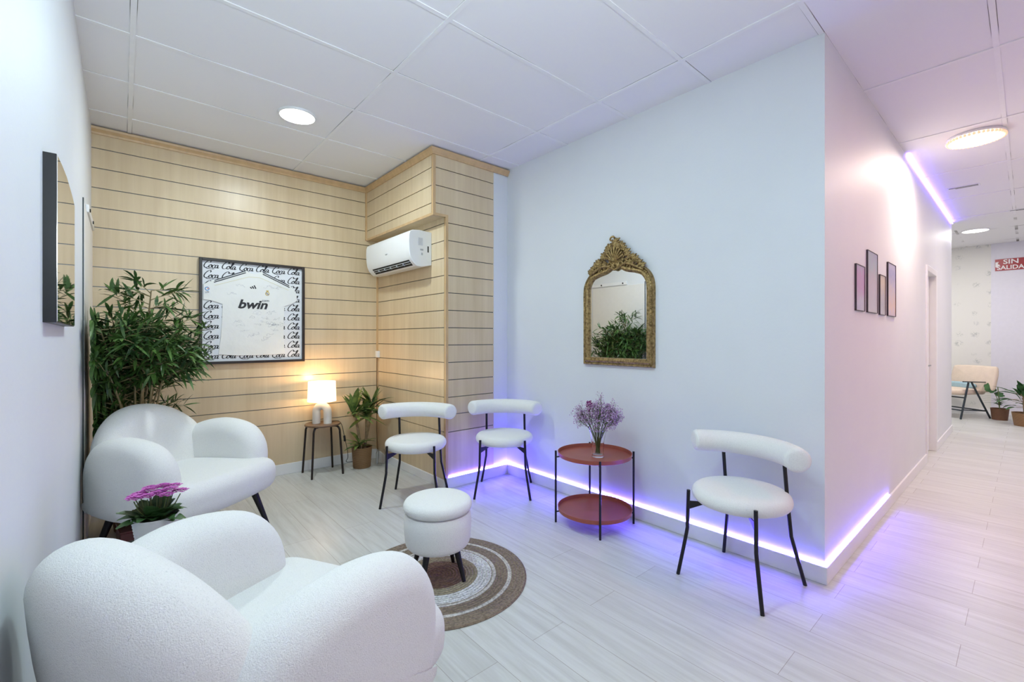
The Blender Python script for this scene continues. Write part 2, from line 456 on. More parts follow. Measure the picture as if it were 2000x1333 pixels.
def text_mesh(name, body, size, m, parent, matrix, shear=0.0, offset=0.0, extrude=0.0006, align='LEFT', sx=1.0, label=None):
    cu = bpy.data.curves.new(name, 'FONT'); cu.body = body; cu.size = size; cu.shear = shear; cu.offset = offset
    cu.extrude = extrude; cu.align_x = align; cu.resolution_u = 3
    to = bpy.data.objects.new(name + '_curve', cu); C.objects.link(to)
    bpy.context.view_layer.update()
    dg = bpy.context.evaluated_depsgraph_get()
    me = bpy.data.meshes.new_from_object(to.evaluated_get(dg))
    C.objects.unlink(to); bpy.data.objects.remove(to)
    me.transform(matrix @ Matrix.Scale(sx, 4, (1, 0, 0)))
    me.materials.clear(); me.materials.append(m)
    me.name = name
    o = bpy.data.objects.new(name, me); C.objects.link(o); o.parent = parent
    if label: o['label'] = label
    return o

# ------------------------------------------------------------------ room shell
LX, WX, CY, PY, BY = -0.178, 2.785, 0.702, 3.27, 4.66
RX = 2.09      # recessed pillar side
UX = 1.965     # upper box side
EX = 8.70      # end of the corridor wall
FX = 11.2      # far wall
RY = -1.9      # rear wall
struct(MB().box(LX - 0.1, FX + 0.1, RY - 0.1, BY + 0.1, -0.1, 0), 'floor', M_floor, smooth=0)
struct(MB().box(LX - 0.1, FX + 0.1, RY - 0.1, BY + 0.1, H, H + 0.1), 'ceiling', M_ceil, smooth=0)
mb = MB()
for i in range(0, 8):
    x = GX + 1.2 * i
    if x > EX: break
    y1 = BY if x < WX else CY
    mb.box(x - 0.012, x + 0.012, RY, y1, H - 0.0055, H)
for j in range(-4, 7):
    y = GY + 0.6 * j
    mb.box(LX, WX if y > CY else EX, y - 0.012, y + 0.012, H - 0.004, H)
struct(mb, 'trim_1', M_ceilbar, smooth=0)
struct(MB().box(LX - 0.1, LX, RY, BY, 0, H), 'wall_left', M_wall, smooth=0)
struct(MB().box(LX - 0.1, FX + 0.1, RY - 0.1, RY, 0, H), 'wall_rear', M_wall, smooth=0)
# white block between the waiting room and the corridor, with the door opening
DX0, DX1, DZ = 6.36, 7.02, 2.0
mb = MB()
mb.box(WX, WX + 0.12, CY, BY, 0, H)
struct(mb, 'wall_right', M_wall, smooth=0)
mb = MB()
mb.box(WX + 0.12, DX0 - 0.03, CY, CY + 0.12, 0, H).box(DX1 + 0.03, EX, CY, CY + 0.12, 0, H).box(DX0 - 0.03, DX1 + 0.03, CY, CY + 0.12, DZ + 0.03, H)
struct(mb, 'wall_corridor', M_wall, smooth=0)
struct(MB().box(EX - 0.12, EX, CY + 0.12, BY, 0, H), 'wall_end', M_wall, smooth=0)
mb = MB(); mb.box(FX, FX + 0.1, 0.42, BY, 0, H)
struct(mb, 'wall_far', M_paper, smooth=0)
struct(MB().box(FX - 0.012, FX + 0.1, RY, 0.42, 0, H), 'wall_far_side', M_lav, smooth=0)
struct(MB().box(EX, FX, BY, BY + 0.1, 0, H), 'wall_side', M_wall, smooth=0)

def boards(mb, put, z0, z1, depth=0.014):
    """horizontal boards between grooves; put(z0,z1,front,back) adds one slab"""
    zs = [z0] + [0.483 + 0.15 * k for k in range(20) if z0 + 0.02 < 0.483 + 0.15 * k < z1 - 0.02] + [z1]
    for i in range(len(zs) - 1):
        a = zs[i] + (0.0035 if i else 0); b = zs[i + 1] - (0.0035 if i < len(zs) - 2 else 0)
        mb.cur = 0; put(a, b, 0.0, depth)
    mb.cur = 1; put(z0, z1, 0.010, 0.03)
    mb.cur = 0
mb = MB(); boards(mb, lambda a, b, f, k: mb.box(LX, RX, BY - 0.03 + f, BY - 0.03 + k + 0.02, a, b), 0, H)
struct(mb, 'wall_back', [M_wood, M_groove], smooth=0)
BF = BY - 0.03
mb = MB()
boards(mb, lambda a, b, f, k: mb.box(RX + f, RX + k + 0.02, PY + 0.03, BF, a, b), 0, 2.335)
boards(mb, lambda a, b, f, k: mb.box(UX + f, UX + k + 0.02, PY + 0.03, BF, a, b), 2.335, H)
boards(mb, lambda a, b, f, k: mb.box(RX + 0.001, 2.612, PY + f, PY + k + 0.02, a, b), 0, 2.335)
boards(mb, lambda a, b, f, k: mb.box(UX + 0.001, 2.612, PY + f, PY + k + 0.02, a, b), 2.335, H)
mb.box(UX + 0.001, RX + 0.04, PY + 0.001, BF, 2.333, 2.350)
mb.box(RX + 0.03, 2.6, PY + 0.05, BF, 0, 2.3)
struct(mb, 'wall_pillar', [M_wood, M_groove], smooth=0)
struct(MB().box(2.612, WX, PY + 0.006, PY + 0.05, 0, H), 'wall_pillar_white', M_wall, smooth=0)
# wooden corner beads and crown
mb = MB()
e = 0.003
mb.box(UX - e, UX + 0.022, PY - e, PY + 0.022, 2.328, 2.86)
mb.box(RX - e, RX + 0.022, PY - e, PY + 0.022, 0.0, 2.328)
mb.box(UX + 0.022, RX + 0.022, PY - e, PY + 0.0, 2.328, 2.350)
mb.box(UX - e, UX + 0.001, PY + 0.022, BF, 2.328, 2.350)
mb.box(RX - 0.016, RX + e, BF - 0.016, BF + e, 0.09, 2.335)
mb.box(UX - 0.016, UX + e, BF - 0.016, BF + e, 2.335, 2.86)
struct(mb, 'trim_2', M_trim, smooth=0)
def crown(mb, a, b, nx, ny, ext0=0, ext1=0):
    prof = [(0, 2.838), (0.010, 2.838), (0.014, 2.852), (0.030, 2.872), (0.034, 2.886), (0, 2.886)]
    r0 = [(a[0] + nx * p - ext0 * p * abs(ny) , a[1] + ny * p - ext0 * p * abs(nx), z) for p, z in prof]
    r1 = [(b[0] + nx * p + ext1 * p * abs(ny), b[1] + ny * p + ext1 * p * abs(nx), z) for p, z in prof]
    mb.grid([r0, r1], True, True, True)
mb = MB()
crown(mb, (LX, BF), (UX, BF), 0, -1, 0, -1)
crown(mb, (UX, PY), (UX, BF), -1, 0, 1, -1)
crown(mb, (UX, PY), (WX - 0.002, PY), 0, -1, 1, 0)
struct(mb, 'trim_3', M_trim, smooth=0)
# baseboards
struct(MB().box(WX - 0.014, WX, CY - 0.014, PY, 0, 0.092), 'baseboard_right', M_base, bevel=0.003)
struct(MB().box(RX, WX - 0.014, PY - 0.014, PY, 0, 0.092), 'baseboard_pillar', M_base, bevel=0.003)
mb = MB(); mb.box(WX, DX0 - 0.06, CY - 0.014, CY, 0, 0.092).box(DX1 + 0.06, EX, CY - 0.014, CY, 0, 0.092)
struct(mb, 'baseboard_corridor', M_base, bevel=0.003)
struct(MB().box(LX, RX, BF - 0.014, BF, 0, 0.10), 'baseboard_back', M_base, bevel=0.003)
struct(MB().box(RX - 0.014, RX, PY, BF - 0.014, 0, 0.075), 'baseboard_recess', M_base, bevel=0.003)
struct(MB().box(LX, LX + 0.014, RY, 3.62, 0, 0.09), 'baseboard_left', M_base, bevel=0.003)
struct(MB().box(FX - 0.026, FX - 0.012, RY, 0.42, 0, 0.08).box(FX - 0.014, FX, 0.42, BY, 0, 0.08), 'baseboard_far', M_base, bevel=0.003)

# corridor door (structure) with frame, leaf, handle
fr = struct(MB().box(DX0 - 0.06, DX0, CY - 0.014, CY + 0.125, 0, DZ + 0.06).box(DX1, DX1 + 0.06, CY - 0.014, CY + 0.125, 0, DZ + 0.06)
            .box(DX0, DX1, CY - 0.014, CY + 0.125, DZ, DZ + 0.06), 'door_1', M_base, bevel=0.004)
leaf = MB().box(DX0, DX1, CY + 0.05, CY + 0.09, 0.006, DZ).build('door_leaf', M_base, fr, bevel=0.003)
mb = MB(); mb.tube([(DX0 + 0.08, CY + 0.05, 1.0), (DX0 + 0.08, CY + 0.0, 1.0), (DX0 + 0.10, CY - 0.01, 1.0), (DX0 + 0.2, CY - 0.01, 1.0)], 0.008)
mb.lathe([(0.0, 0), (0.025, 0), (0.025, 0.006), (0, 0.006)], (DX0 + 0.08, 0, 0), 16)
mb2 = MB(); mb2.tube([(DX0 + 0.08, CY + 0.05, 1.0), (DX0 + 0.08, CY + 0.0, 1.0), (DX0 + 0.10, CY - 0.01, 1.0), (DX0 + 0.2, CY - 0.01, 1.0)], 0.008)
mb2.tube([(DX0 + 0.08, CY + 0.052, 1.0), (DX0 + 0.08, CY + 0.044, 1.0)], 0.026, 20)
mb2.build('door_handle', plain('brushed_steel', (0.5, 0.5, 0.5), 0.3, metal=1.0), fr)

# sliding door on the left wall, seen nearly edge-on and in the gold mirror
dd = struct(MB().box(LX - 0.001, LX + 0.008, 3.652, 4.60, 0.01, 2.09), 'door_2', plain('door_cream', (0.78, 0.76, 0.73), 0.45, noise=0.02), bevel=0.002)
MB().box(LX, LX + 0.006, 3.640, 3.651, 0.0, 2.12).build('door_edge', plain('dark_steel_edge', (0.05, 0.06, 0.065), 0.4, metal=0.6), dd)
mb = MB(); mb.box(LX, LX + 0.016, 3.95, 4.61, 2.10, 2.15); mb.build('rail', M_base, dd, bevel=0.003)
for y in (4.02, 4.42):
    MB().tube([(LX + 0.015, y, 2.125), (LX + 0.022, y, 2.125)], 0.011, 14).build('rail_bolt', M_black, dd)

# ------------------------------------------------------------------ ceiling lights
def downlight(x, y, r, m, label):
    t = thing('ceiling_light', label, 'ceiling light', (x, y, H), group='round ceiling downlights')
    MB().lathe([(r * 0.9, -0.013), (r + 0.008, -0.013), (r + 0.012, -0.006), (r + 0.012, 0)], n=48).build('trim_ring', M_white_pl, t)
    MB().lathe([(0, -0.0145), (r * 0.6, -0.0145), (r, -0.013), (r, -0.006)], n=48).build('diffuser', m, t)
    return t
downlight(0.951, 3.453, 0.115, M_disc, 'round white lit downlight in the tiled ceiling in front of the slatted wood wall')
downlight(9.574, 0.519, 0.14, M_discw, 'small round lit downlight far down the corridor ceiling near the wallpapered wall')
for x, y in ((0.75, 0.75), (2.1, -0.55), (0.75, -1.0)):
    pass
t = thing('crystal_ceiling_light', 'round warm lit crystal ceiling light with beaded rim in the corridor', 'ceiling light', (5.1, 0.275, H))
MB().lathe([(0.10, 0), (0.165, 0), (0.17, -0.012), (0.165, -0.022), (0.10, -0.022)], n=48).build('base_plate', M_white_pl, t)
MB().lathe([(0, -0.056), (0.08, -0.056), (0.13, -0.048), (0.150, -0.022)], n=40).build('diffuser', M_discw, t)
mb = MB()
for k in range(40):
    a = 2 * PI * k / 40
    mb.ball((0.162 * math.cos(a), 0.162 * math.sin(a), -0.034), 0.0115, 8, 5)
mb.build('beaded_rim', plain('amber_crystal', (0.85, 0.62, 0.42), 0.1, emit=(1.0, 0.6, 0.35), estr=0.6), t)
# slot vents in the corridor ceiling
def vent(x, y0, y1, label):
    t = thing('ceiling_vent', label, 'vent', ((x), (y0 + y1) / 2, H), group='slot vents in the corridor ceiling')
    L_ = (y1 - y0) / 2
    MB().box(-0.045, 0.045, -L_, L_, -0.006, 0).build('frame', M_white_pl, t, bevel=0.002)
    MB().box(-0.028, -0.012, -L_ + 0.012, L_ - 0.012, -0.0075, -0.0055).build('slot', M_dark, t)
    MB().box(0.012, 0.022, -L_ + 0.012, L_ - 0.06, -0.0075, -0.0055).build('slot', M_dark, t)
vent(6.73, 0.33, 0.575, 'thin white slot vent in the corridor ceiling beside the violet light strip')
vent(8.44, -0.15, 0.165, 'thin white slot vent farther along the corridor ceiling, cut by the right picture edge')

# ------------------------------------------------------------------ LED strips
def led(name, pts, label, up=(0, 0, 1), w_=0.010, pitch=0.033, group='violet light strips', mats=None):
    mats = mats or (M_ledtape, M_led)
    t = thing(name, label, 'light strip', tuple(pts[0]), group=group)
    o = Vector(pts[0]); tape = MB(); beads = MB(); upv = Vector(up)
    for a, b in zip(pts[:-1], pts[1:]):
        a = Vector(a) - o; b = Vector(b) - o; d = (b - a); L_ = d.length; d.normalize(); s = d.cross(upv).normalized()
        c = [a + s * w_ / 2, a - s * w_ / 2, b - s * w_ / 2, b + s * w_ / 2]
        tape.add([tuple(p) for p in c] + [tuple(p + upv * 0.003) for p in c], [(0, 1, 2, 3), (7, 6, 5, 4), (0, 4, 5, 1), (1, 5, 6, 2), (2, 6, 7, 3), (3, 7, 4, 0)])
        n = int(L_ / pitch)
        for i in range(n):
            p = a + d * (i + 0.5) * L_ / n + upv * 0.006
            hl = d * (pitch * 0.26); hs = s * w_ * 0.42; hu = upv * 0.003
            vs = [p + sx * hl + sy * hs + sz * hu for sz in (-1, 1) for sy, sx in ((-1, -1), (-1, 1), (1, 1), (1, -1))]
            beads.add([tuple(v) for v in vs], [(0, 3, 2, 1), (4, 5, 6, 7), (0, 1, 5, 4), (1, 2, 6, 5), (2, 3, 7, 6), (3, 0, 4, 7)])
    tape.build('tape', mats[0], t, smooth=0)
    beads.build('diode_row', mats[1], t, smooth=0, kind='stuff')
    return t
zl = 0.0925
led('light_strip', [(RX + 0.02, PY - 0.0065, zl), (WX - 0.0065, PY - 0.0065, zl), (WX - 0.0065, CY - 0.0065, zl), (4.415, CY - 0.0065, zl)],
    'glowing violet light strip along the top of the low white baseboards from pillar to corridor')
led('light_strip', [(5.14, CY - 0.008, H - 0.020), (EX - 0.02, CY - 0.008, H - 0.020)],
    'glowing violet light strip along the top of the corridor wall under the ceiling', up=(0, -1, 0), pitch=0.030, w_=0.008, mats=(emis('violet_led_tape_dim', (0.20, 0.12, 1.0), 16), emis('violet_led_dim', (0.20, 0.12, 1.0), 45)))

# ------------------------------------------------------------------ boucle dining chair
def make_chair():
    t = thing('dining_chair', '', 'chair', group='white boucle dining chairs')
    # seat: round cushion
    mb = MB(); prof = []
    R, z0, z1, rr = 0.242, 0.408, 0.500, 0.042
    prof.append((0.0, z0)); prof.append((R - rr, z0))
    for i in range(1, 7): a = PI / 2 * i / 6; prof.append((R - rr + rr * math.sin(a), z0 + rr * (1 - math.cos(a))))
    for i in range(1, 7): a = PI / 2 * i / 6; prof.append((R - rr + rr * math.cos(a), z1 - 0.008 - rr * (1 - math.sin(a))))
    prof += [(R * 0.6, z1 - 0.002), (0.0, z1)]
    mb.lathe(prof, n=48); mb.build('seat', M_boucle, t, smooth=60)
    # curved roll back
    mb = MB(); Rb = 0.335; rr = 0.061; zc = 0.695; yc = -0.178
    pts = []; rad = []
    A = math.radians(53)
    for i in range(33):
        a = -A + 2 * A * i / 32
        pts.append((Rb * math.sin(a), yc + Rb * math.cos(a), zc)); rad.append(rr)
    # rounded ends
    def end(pts, rad, first):
        p = Vector(pts[0 if first else -1]); q = Vector(pts[1 if first else -2]); d = (p - q).normalized(); out = []
        for k in range(1, 7):
            a = PI / 2 * k / 6
            out.append((tuple(p + d * 0.024 * math.sin(a)), rr - 0.024 * (1 - math.cos(a)) if k < 6 else rr - 0.024))
        out.append((tuple(p + d * 0.0245), 0.012))
        return out
    e0 = end(pts, rad, True); e1 = end(pts, rad, False)
    pp = [x for x, _ in reversed(e0)] + pts + [x for x, _ in e1]; rr_ = [x for _, x in reversed(e0)] + rad + [x for _, x in e1]
    mb.tube(pp, rr_, 24); mb.build('backrest', M_boucle, t, smooth=60)
    for s in (-1, 1):
        f = MB(); pts = cr([(s * 0.180, -0.196, 0.468), (s * 0.182, -0.198, 0.38), (s * 0.184, -0.20, 0.285), (s * 0.188, -0.202, 0.235), (s * 0.225, -0.225, 0.0)], 5)
        f.tube(pts, 0.0095, 12); f.build('leg', M_black, t)
        f = MB(); pts = cr([(s * 0.165, 0.112, 0.66), (s * 0.170, 0.118, 0.5), (s * 0.176, 0.175, 0.37), (s * 0.180, 0.185, 0.28), (s * 0.19, 0.19, 0.235), (s * 0.222, 0.222, 0.0)], 5)
        f.tube([(s * 0.165, 0.116, 0.68), (s * 0.168, 0.150, 0.44), (s * 0.175, 0.175, 0.25), (s * 0.222, 0.222, 0.0)], 0.0095, 12); f.build('leg', M_black, t)
        for y0, y1 in ((-0.196, -0.12), (0.16, 0.08)):
            f = MB()
            a = Vector((s * 0.178, y0, 0.0)); b = Vector((s * 0.10, y1, 0.0))
            d = (b - a).normalized(); n_ = Vector((-d.y, d.x, 0)) * 0.003
            vs = [a + n_ + Vector((0, 0, 0.41)), a + n_ + Vector((0, 0, 0.365)), b + n_ + Vector((0, 0, 0.408)), a - n_ + Vector((0, 0, 0.41)), a - n_ + Vector((0, 0, 0.365)), b - n_ + Vector((0, 0, 0.408))]
            f.add([tuple(v) for v in vs], [(0, 1, 2), (5, 4, 3), (0, 3, 4, 1), (1, 4, 5, 2), (2, 5, 3, 0)])
            f.build('bracket', M_black, t, smooth=0)
    return t
ch = make_chair()
def facing(fx, fy): return math.atan2(fy, fx) + PI / 2     # local -Y -> world (fx,fy)
def put(o, x, y, fx, fy, label):
    o.location = (x, y, 0); o.rotation_euler = (0, 0, facing(fx, fy)); o['label'] = label
put(ch, 1.785, 3.235, -0.656, -0.755, 'white boucle dining chair with roll back standing in front of the wooden pillar')
ch2 = dup(ch, (2.445, 2.915, 0), facing(-0.70, -0.715), 'white boucle dining chair in the white wall corner with violet light behind its legs')
ch3 = dup(ch, (2.495, 1.01, 0), facing(-0.993, 0.11), 'white boucle dining chair near the corridor corner, right of the red tray table')

# ------------------------------------------------------------------ bear-shaped armchair
def make_armchair():
    t = thing('armchair', '', 'armchair', group='white boucle armchairs')
    mb = MB()
    o = cr([(-0.33, -0.37), (-0.18, -0.40), (0, -0.41), (0.18, -0.40), (0.33, -0.37), (0.375, -0.28), (0.36, 0.0), (0.30, 0.27), (0, 0.33), (-0.30, 0.27), (-0.36, 0.0), (-0.375, -0.28)], 5, True)
    puff(mb, o, 0.21, 0.085, lambda a, b, z: (a, b, 0.385 + z - 0.03 * max(0, b + 0.1) * (1 if z > 0 else 0)), 7, 0.012)
    mb.build('seat', M_boucle, t, smooth=70)
    for s in (-1, 1):
        mb = MB()
        o = cr([(-0.262, 0.295), (-0.29, 0.44), (-0.275, 0.58), (-0.19, 0.69), (-0.05, 0.735), (0.10, 0.735), (0.24, 0.69), (0.33, 0.58), (0.35, 0.42), (0.335, 0.295), (0.28, 0.275), (0.02, 0.27), (-0.22, 0.275)], 5, True)
        def fn(a, b, tt, s=s):
            k = (b - 0.3) / 0.4; y = a
            x = s * (0.315 + 0.012 * k - 0.30 * max(0, y - 0.05) ** 1.5 * 1.2) + tt
            return (x, y, b)
        puff(mb, o, 0.175, 0.086, fn, 8, 0.006)
        mb.build('armrest', M_boucle, t, smooth=70)
    mb = MB()
    o = cr([(-0.30, 0.29), (-0.345, 0.42), (-0.345, 0.58), (-0.285, 0.73), (-0.16, 0.835), (0, 0.87), (0.16, 0.835), (0.285, 0.73), (0.345, 0.58), (0.345, 0.42), (0.30, 0.29), (0, 0.275)], 6, True)
    def fb(a, b, tt):
        y = 0.265 + tt + 0.16 * (b - 0.28) - 0.7 * a * a
        return (a, y, b)
    puff(mb, o, 0.19, 0.094, fb, 8, 0.012)
    mb.build('backrest', M_boucle, t, smooth=70)
    for sx, sy in ((-1, -1), (1, -1), (-1, 1), (1, 1)):
        a = Vector((sx * 0.25, sy * 0.24 - 0.02, 0.295)); b = Vector((sx * 0.315, sy * 0.32 - 0.02, 0.0))
        MB().tube([a, b], [0.023, 0.011], 14).build('leg', M_black, t)
    return t
ac1 = make_armchair()
put(ac1, 0.295, 3.44, 0.60, -0.80, 'white boucle armchair with rounded arms in front of the bamboo plant')
ac2 = dup(ac1, (0.290, 1.375, 0), facing(0.92, 0.39), 'large white boucle armchair in the foreground, seen from behind')

# ------------------------------------------------------------------ ottoman and rug
RGX, RGY = 1.30, 2.06
def rug_mat():
    m, nt, b = new_mat('jute_rug')
    b.inputs['Roughness'].default_value = 0.9
    tc = N(nt, 'ShaderNodeTexCoord')
    ln = N(nt, 'ShaderNodeVectorMath', operation='LENGTH'); 
    mp = N(nt, 'ShaderNodeMapping'); mp.inputs['Scale'].default_value = (1, 1, 0); nt.links.new(tc.outputs['Object'], mp.inputs['Vector'])
    nt.links.new(mp.outputs[0], ln.inputs[0])
    dv = N(nt, 'ShaderNodeMath', operation='DIVIDE'); dv.inputs[1].default_value = 0.5; nt.links.new(ln.outputs['Value'], dv.inputs[0])
    r = N(nt, 'ShaderNodeValToRGB'); r.color_ramp.interpolation = 'CONSTANT'
    e = r.color_ramp.elements
    brown = (0.30, 0.235, 0.17, 1); red = (0.25, 0.155, 0.10, 1); gold = (0.42, 0.36, 0.24, 1); cream = (0.74, 0.71, 0.66, 1); white = (0.86, 0.87, 0.87, 1)
    stops = [(0, red), (0.30, gold), (0.43, white), (0.595, brown), (0.605, cream), (0.645, brown), (0.785, cream), (0.825, brown)]
    e[0].position = 0; e[0].color = red; e[1].position = stops[1][0]; e[1].color = gold
    for p, c_ in stops[2:]:
        x = e.new(p); x.color = c_
    n = N(nt, 'ShaderNodeTexNoise'); n.inputs['Scale'].default_value = 85; n.inputs['Detail'].default_value = 4; nt.links.new(tc.outputs['Object'], n.inputs['Vector'])
    nt.links.new(dv.outputs[0], r.inputs['Fac'])
    r2 = N(nt, 'ShaderNodeValToRGB'); r2.color_ramp.elements[0].position = 0.38; r2.color_ramp.elements[1].position = 0.60
    r2.color_ramp.elements[0].color = (0.50, 0.48, 0.46, 1); r2.color_ramp.elements[1].color = (1, 1, 1, 1)
    nt.links.new(n.outputs['Fac'], r2.inputs['Fac'])
    mx = N(nt, 'ShaderNodeMix', data_type='RGBA', blend_type='MULTIPLY'); mx.inputs[0].default_value = 0.8
    nt.links.new(r.outputs['Color'], mx.inputs[6]); nt.links.new(r2.outputs['Color'], mx.inputs[7]); nt.links.new(mx.outputs[2], b.inputs['Base Color'])
    # braided ridges
    sn = N(nt, 'ShaderNodeMath', operation='MULTIPLY'); sn.inputs[1].default_value = 2 * PI / 0.018; nt.links.new(ln.outputs['Value'], sn.inputs[0])
    s2 = N(nt, 'ShaderNodeMath', operation='SINE'); nt.links.new(sn.outputs[0], s2.inputs[0])
    ad = N(nt, 'ShaderNodeMath', operation='ADD'); nt.links.new(s2.outputs[0], ad.inputs[0]); nt.links.new(n.outputs['Fac'], ad.inputs[1])
    bp = N(nt, 'ShaderNodeBump'); bp.inputs['Strength'].default_value = 0.8; bp.inputs['Distance'].default_value = 0.004
    nt.links.new(ad.outputs[0], bp.inputs['Height']); nt.links.new(bp.outputs['Normal'], b.inputs['Normal'])
    return m
mb = MB()
random.seed(4)
prof = [(0, 0.009)] + [(0.02 * i, 0.009) for i in range(1, 25)] + [(0.492, 0.008), (0.5, 0.004), (0.499, 0.0)]
mb.lathe(prof, n=120)
rug = mb.build('round_rug', rug_mat(), smooth=60)
rug.location = (1.300, 2.095, 0.0005); rug.scale = (0.94, 0.94, 1)
tag(rug, 'round braided jute rug with brown and cream rings under the white pouf', 'rug')

t = thing('pouf', 'round white boucle pouf with padded lid and black legs standing on the jute rug', 'pouf', (1.285, 2.09, 0.0105))
mb = MB(); R = 0.178
prof = [(0, 0.165), (R - 0.045, 0.165)] + [(R - 0.045 + 0.04 * math.sin(a), 0.205 - 0.04 * math.cos(a)) for a in [PI / 2 * i / 5 for i in range(1, 6)]] + [(R, 0.25), (R + 0.002, 0.3), (R - 0.002, 0.345), (R - 0.006, 0.352), (0, 0.352)]
mb.lathe(prof, n=48); mb.build('drum', M_boucle, t, smooth=60)
mb = MB(); prof = [(0, 0.352), (R - 0.014, 0.352)] + [(R - 0.03 + 0.035 * math.sin(a), 0.387 - 0.035 * math.cos(a)) for a in [PI * i / 12 for i in range(1, 12)]] + [(R * 0.7, 0.430), (0, 0.434)]
mb.lathe(prof, n=48); mb.build('lid', M_boucle, t, smooth=60)
for a in (-2.3, -0.75, 0.8, 2.35):
    a += -0.35
    MB().tube([(0.11 * math.cos(a), 0.11 * math.sin(a), 0.175), (0.160 * math.cos(a), 0.160 * math.sin(a), 0.0)], [0.018, 0.010], 14).build('leg', M_black, t)

# ------------------------------------------------------------------ two-tier tray table
TX, TY = 2.492, 1.99
t = thing('tray_table', 'terracotta red two-tier round tray table with black legs against the white wall', 'side table', (TX, TY, 0))
def tray(z):
    R = 0.252
    mb = MB(); mb.lathe([(0, z), (R - 0.008, z), (R, z + 0.004), (R + 0.004, z + 0.030), (R, z + 0.030), (R - 0.005, z + 0.007), (R - 0.012, z + 0.004), (0, z + 0.004)], n=72)
    return mb
tray(0.468).build('tray', M_terra, t, smooth=40)
tray(0.085).build('tray', M_terra, t, smooth=40)
for k in range(4):
    a = PI / 4 + k * PI / 2 + 0.02
    x, y = 0.270 * math.cos(a), 0.270 * math.sin(a)
    mb = MB(); mb.tube([(x, y, 0), (x, y, 0.502)], 0.0075, 12)
    for z in (0.457, 0.074):
        mb.tube([(x, y, z), (x * 0.78, y * 0.78, z + 0.008)], 0.005, 8)
    mb.build('leg', M_black, t)

# ------------------------------------------------------------------ leaves / plants helpers
def leaf(mb, base, dirv, L_, w_, droop=0.25, up=(0, 0, 1), seg=4, fold=0.15, shape=(0.0, 0.75, 1.0, 0.62, 0.0)):
    d = Vector(dirv).normalized(); u = Vector(up)
    s = d.cross(u)
    if s.length < 0.05: s = d.cross(Vector((1, 0, 0)))
    s.normalize(); n_ = s.cross(d)
    rows = []
    m = len(shape) - 1
    for i in range(m + 1):
        t_ = i / m
        p = Vector(base) + d * L_ * t_ - Vector((0, 0, 1)) * droop * L_ * t_ * t_
        ww = w_ / 2 * shape[i]
        rows.append([tuple(p - s * ww + n_ * fold * ww), tuple(p), tuple(p + s * ww + n_ * fold * ww)])
    mb.grid(rows, closed=False)

rnd = random.Random(11)
def rv(): 
    while True:
        v = Vector((rnd.uniform(-1, 1), rnd.uniform(-1, 1), rnd.uniform(-1, 1)))
        if 0.05 < v.length < 1: return v.normalized()

# bamboo plant
BXp, BYp = 0.07, 4.02
t = thing('bamboo_plant', 'tall leafy artificial bamboo plant in the corner behind the white armchair', 'plant', (BXp, BYp, 0))
MB().lathe([(0, 0.0), (0.115, 0.0), (0.14, 0.24), (0.145, 0.25), (0.135, 0.25), (0.125, 0.22), (0, 0.22)], n=32).build('pot', M_wickerd, t)
stems = MB(); leaves = MB()
def ok(p):
    wx, wy = p[0] + BXp, p[1] + BYp
    yl = (wx - 0.295) * -0.60 + (wy - 3.44) * 0.80
    return wx > LX + 0.04 and wy < 4.24 and wx < 0.50 and (yl > (0.50 if wx > 0.02 else 0.46) or p[2] > 0.97)
leafshape = (0.0, 0.8, 1.0, 0.7, 0.0)
def twig(p0, d, L_, nl):
    p0 = Vector(p0); pts = [p0]; q = p0.copy(); dd = Vector(d).normalized()
    for k in range(4):
        q = q + dd * L_ / 4; q.x = max(q.x, LX + 0.05 - BXp); dd = (dd + rv() * 0.12 + Vector((0, 0, -0.04))).normalized(); pts.append(q.copy())
    if not all(ok(p) for p in pts): return
    stems.tube(pts, [0.0035, 0.003, 0.0025, 0.002, 0.0012], 5)
    for k in range(nl):
        f = rnd.uniform(0.3, 1.0) if k < nl - 3 else 1.0
        i = min(3, int(f * 4)); b = pts[i].lerp(pts[i + 1], f * 4 - i) if f < 1 else pts[4]
        ld = (dd * rnd.uniform(0.5, 1.1) + rv() * 0.75 + Vector((0, 0, 0.12))).normalized()
        L2 = rnd.uniform(0.085, 0.15)
        ld.x = max(ld.x, (LX + 0.045 - BXp - b.x) / L2)
        ld.normalize()
        if (b + ld * L2).x + BXp < LX + 0.035: ld.x = 0.05; ld.normalize()
        if b.x + BXp < LX + 0.03: continue
        if ok(b + ld * L2): leaf(leaves, b, ld, L2, rnd.uniform(0.014, 0.022), rnd.uniform(0.05, 0.4), shape=leafshape, up=tuple((Vector((0, 0, 1)) + rv() * 0.5)))
canes = [((0.02, 0.0), (0.07, -0.20), 1.66), ((-0.03, 0.03), (-0.12, -0.10), 1.42), ((0.04, 0.05), (0.15, 0.02), 1.30), ((0.0, -0.04), (-0.02, -0.20), 1.36), ((0.05, -0.02), (0.18, -0.14), 1.22), ((-0.04, -0.02), (-0.14, 0.02), 1.38), ((0.02, 0.06), (0.10, 0.10), 1.28), ((0.0, 0.0), (0.15, 0.02), 1.42), ((-0.02, -0.05), (-0.15, -0.28), 1.18), ((-0.03, -0.02), (-0.16, -0.16), 1.34), ((0.03, 0.03), (0.17, 0.0), 1.16), ((0.0, 0.02), (0.05, -0.30), 1.26), ((0.03, -0.02), (0.10, -0.24), 1.20), ((-0.04, 0.0), (-0.17, -0.30), 1.40), ((-0.04, 0.02), (-0.18, -0.05), 1.30), ((-0.03, 0.04), (-0.16, 0.06), 1.0), ((-0.03, 0.0), (-0.10, 0.02), 1.10)]
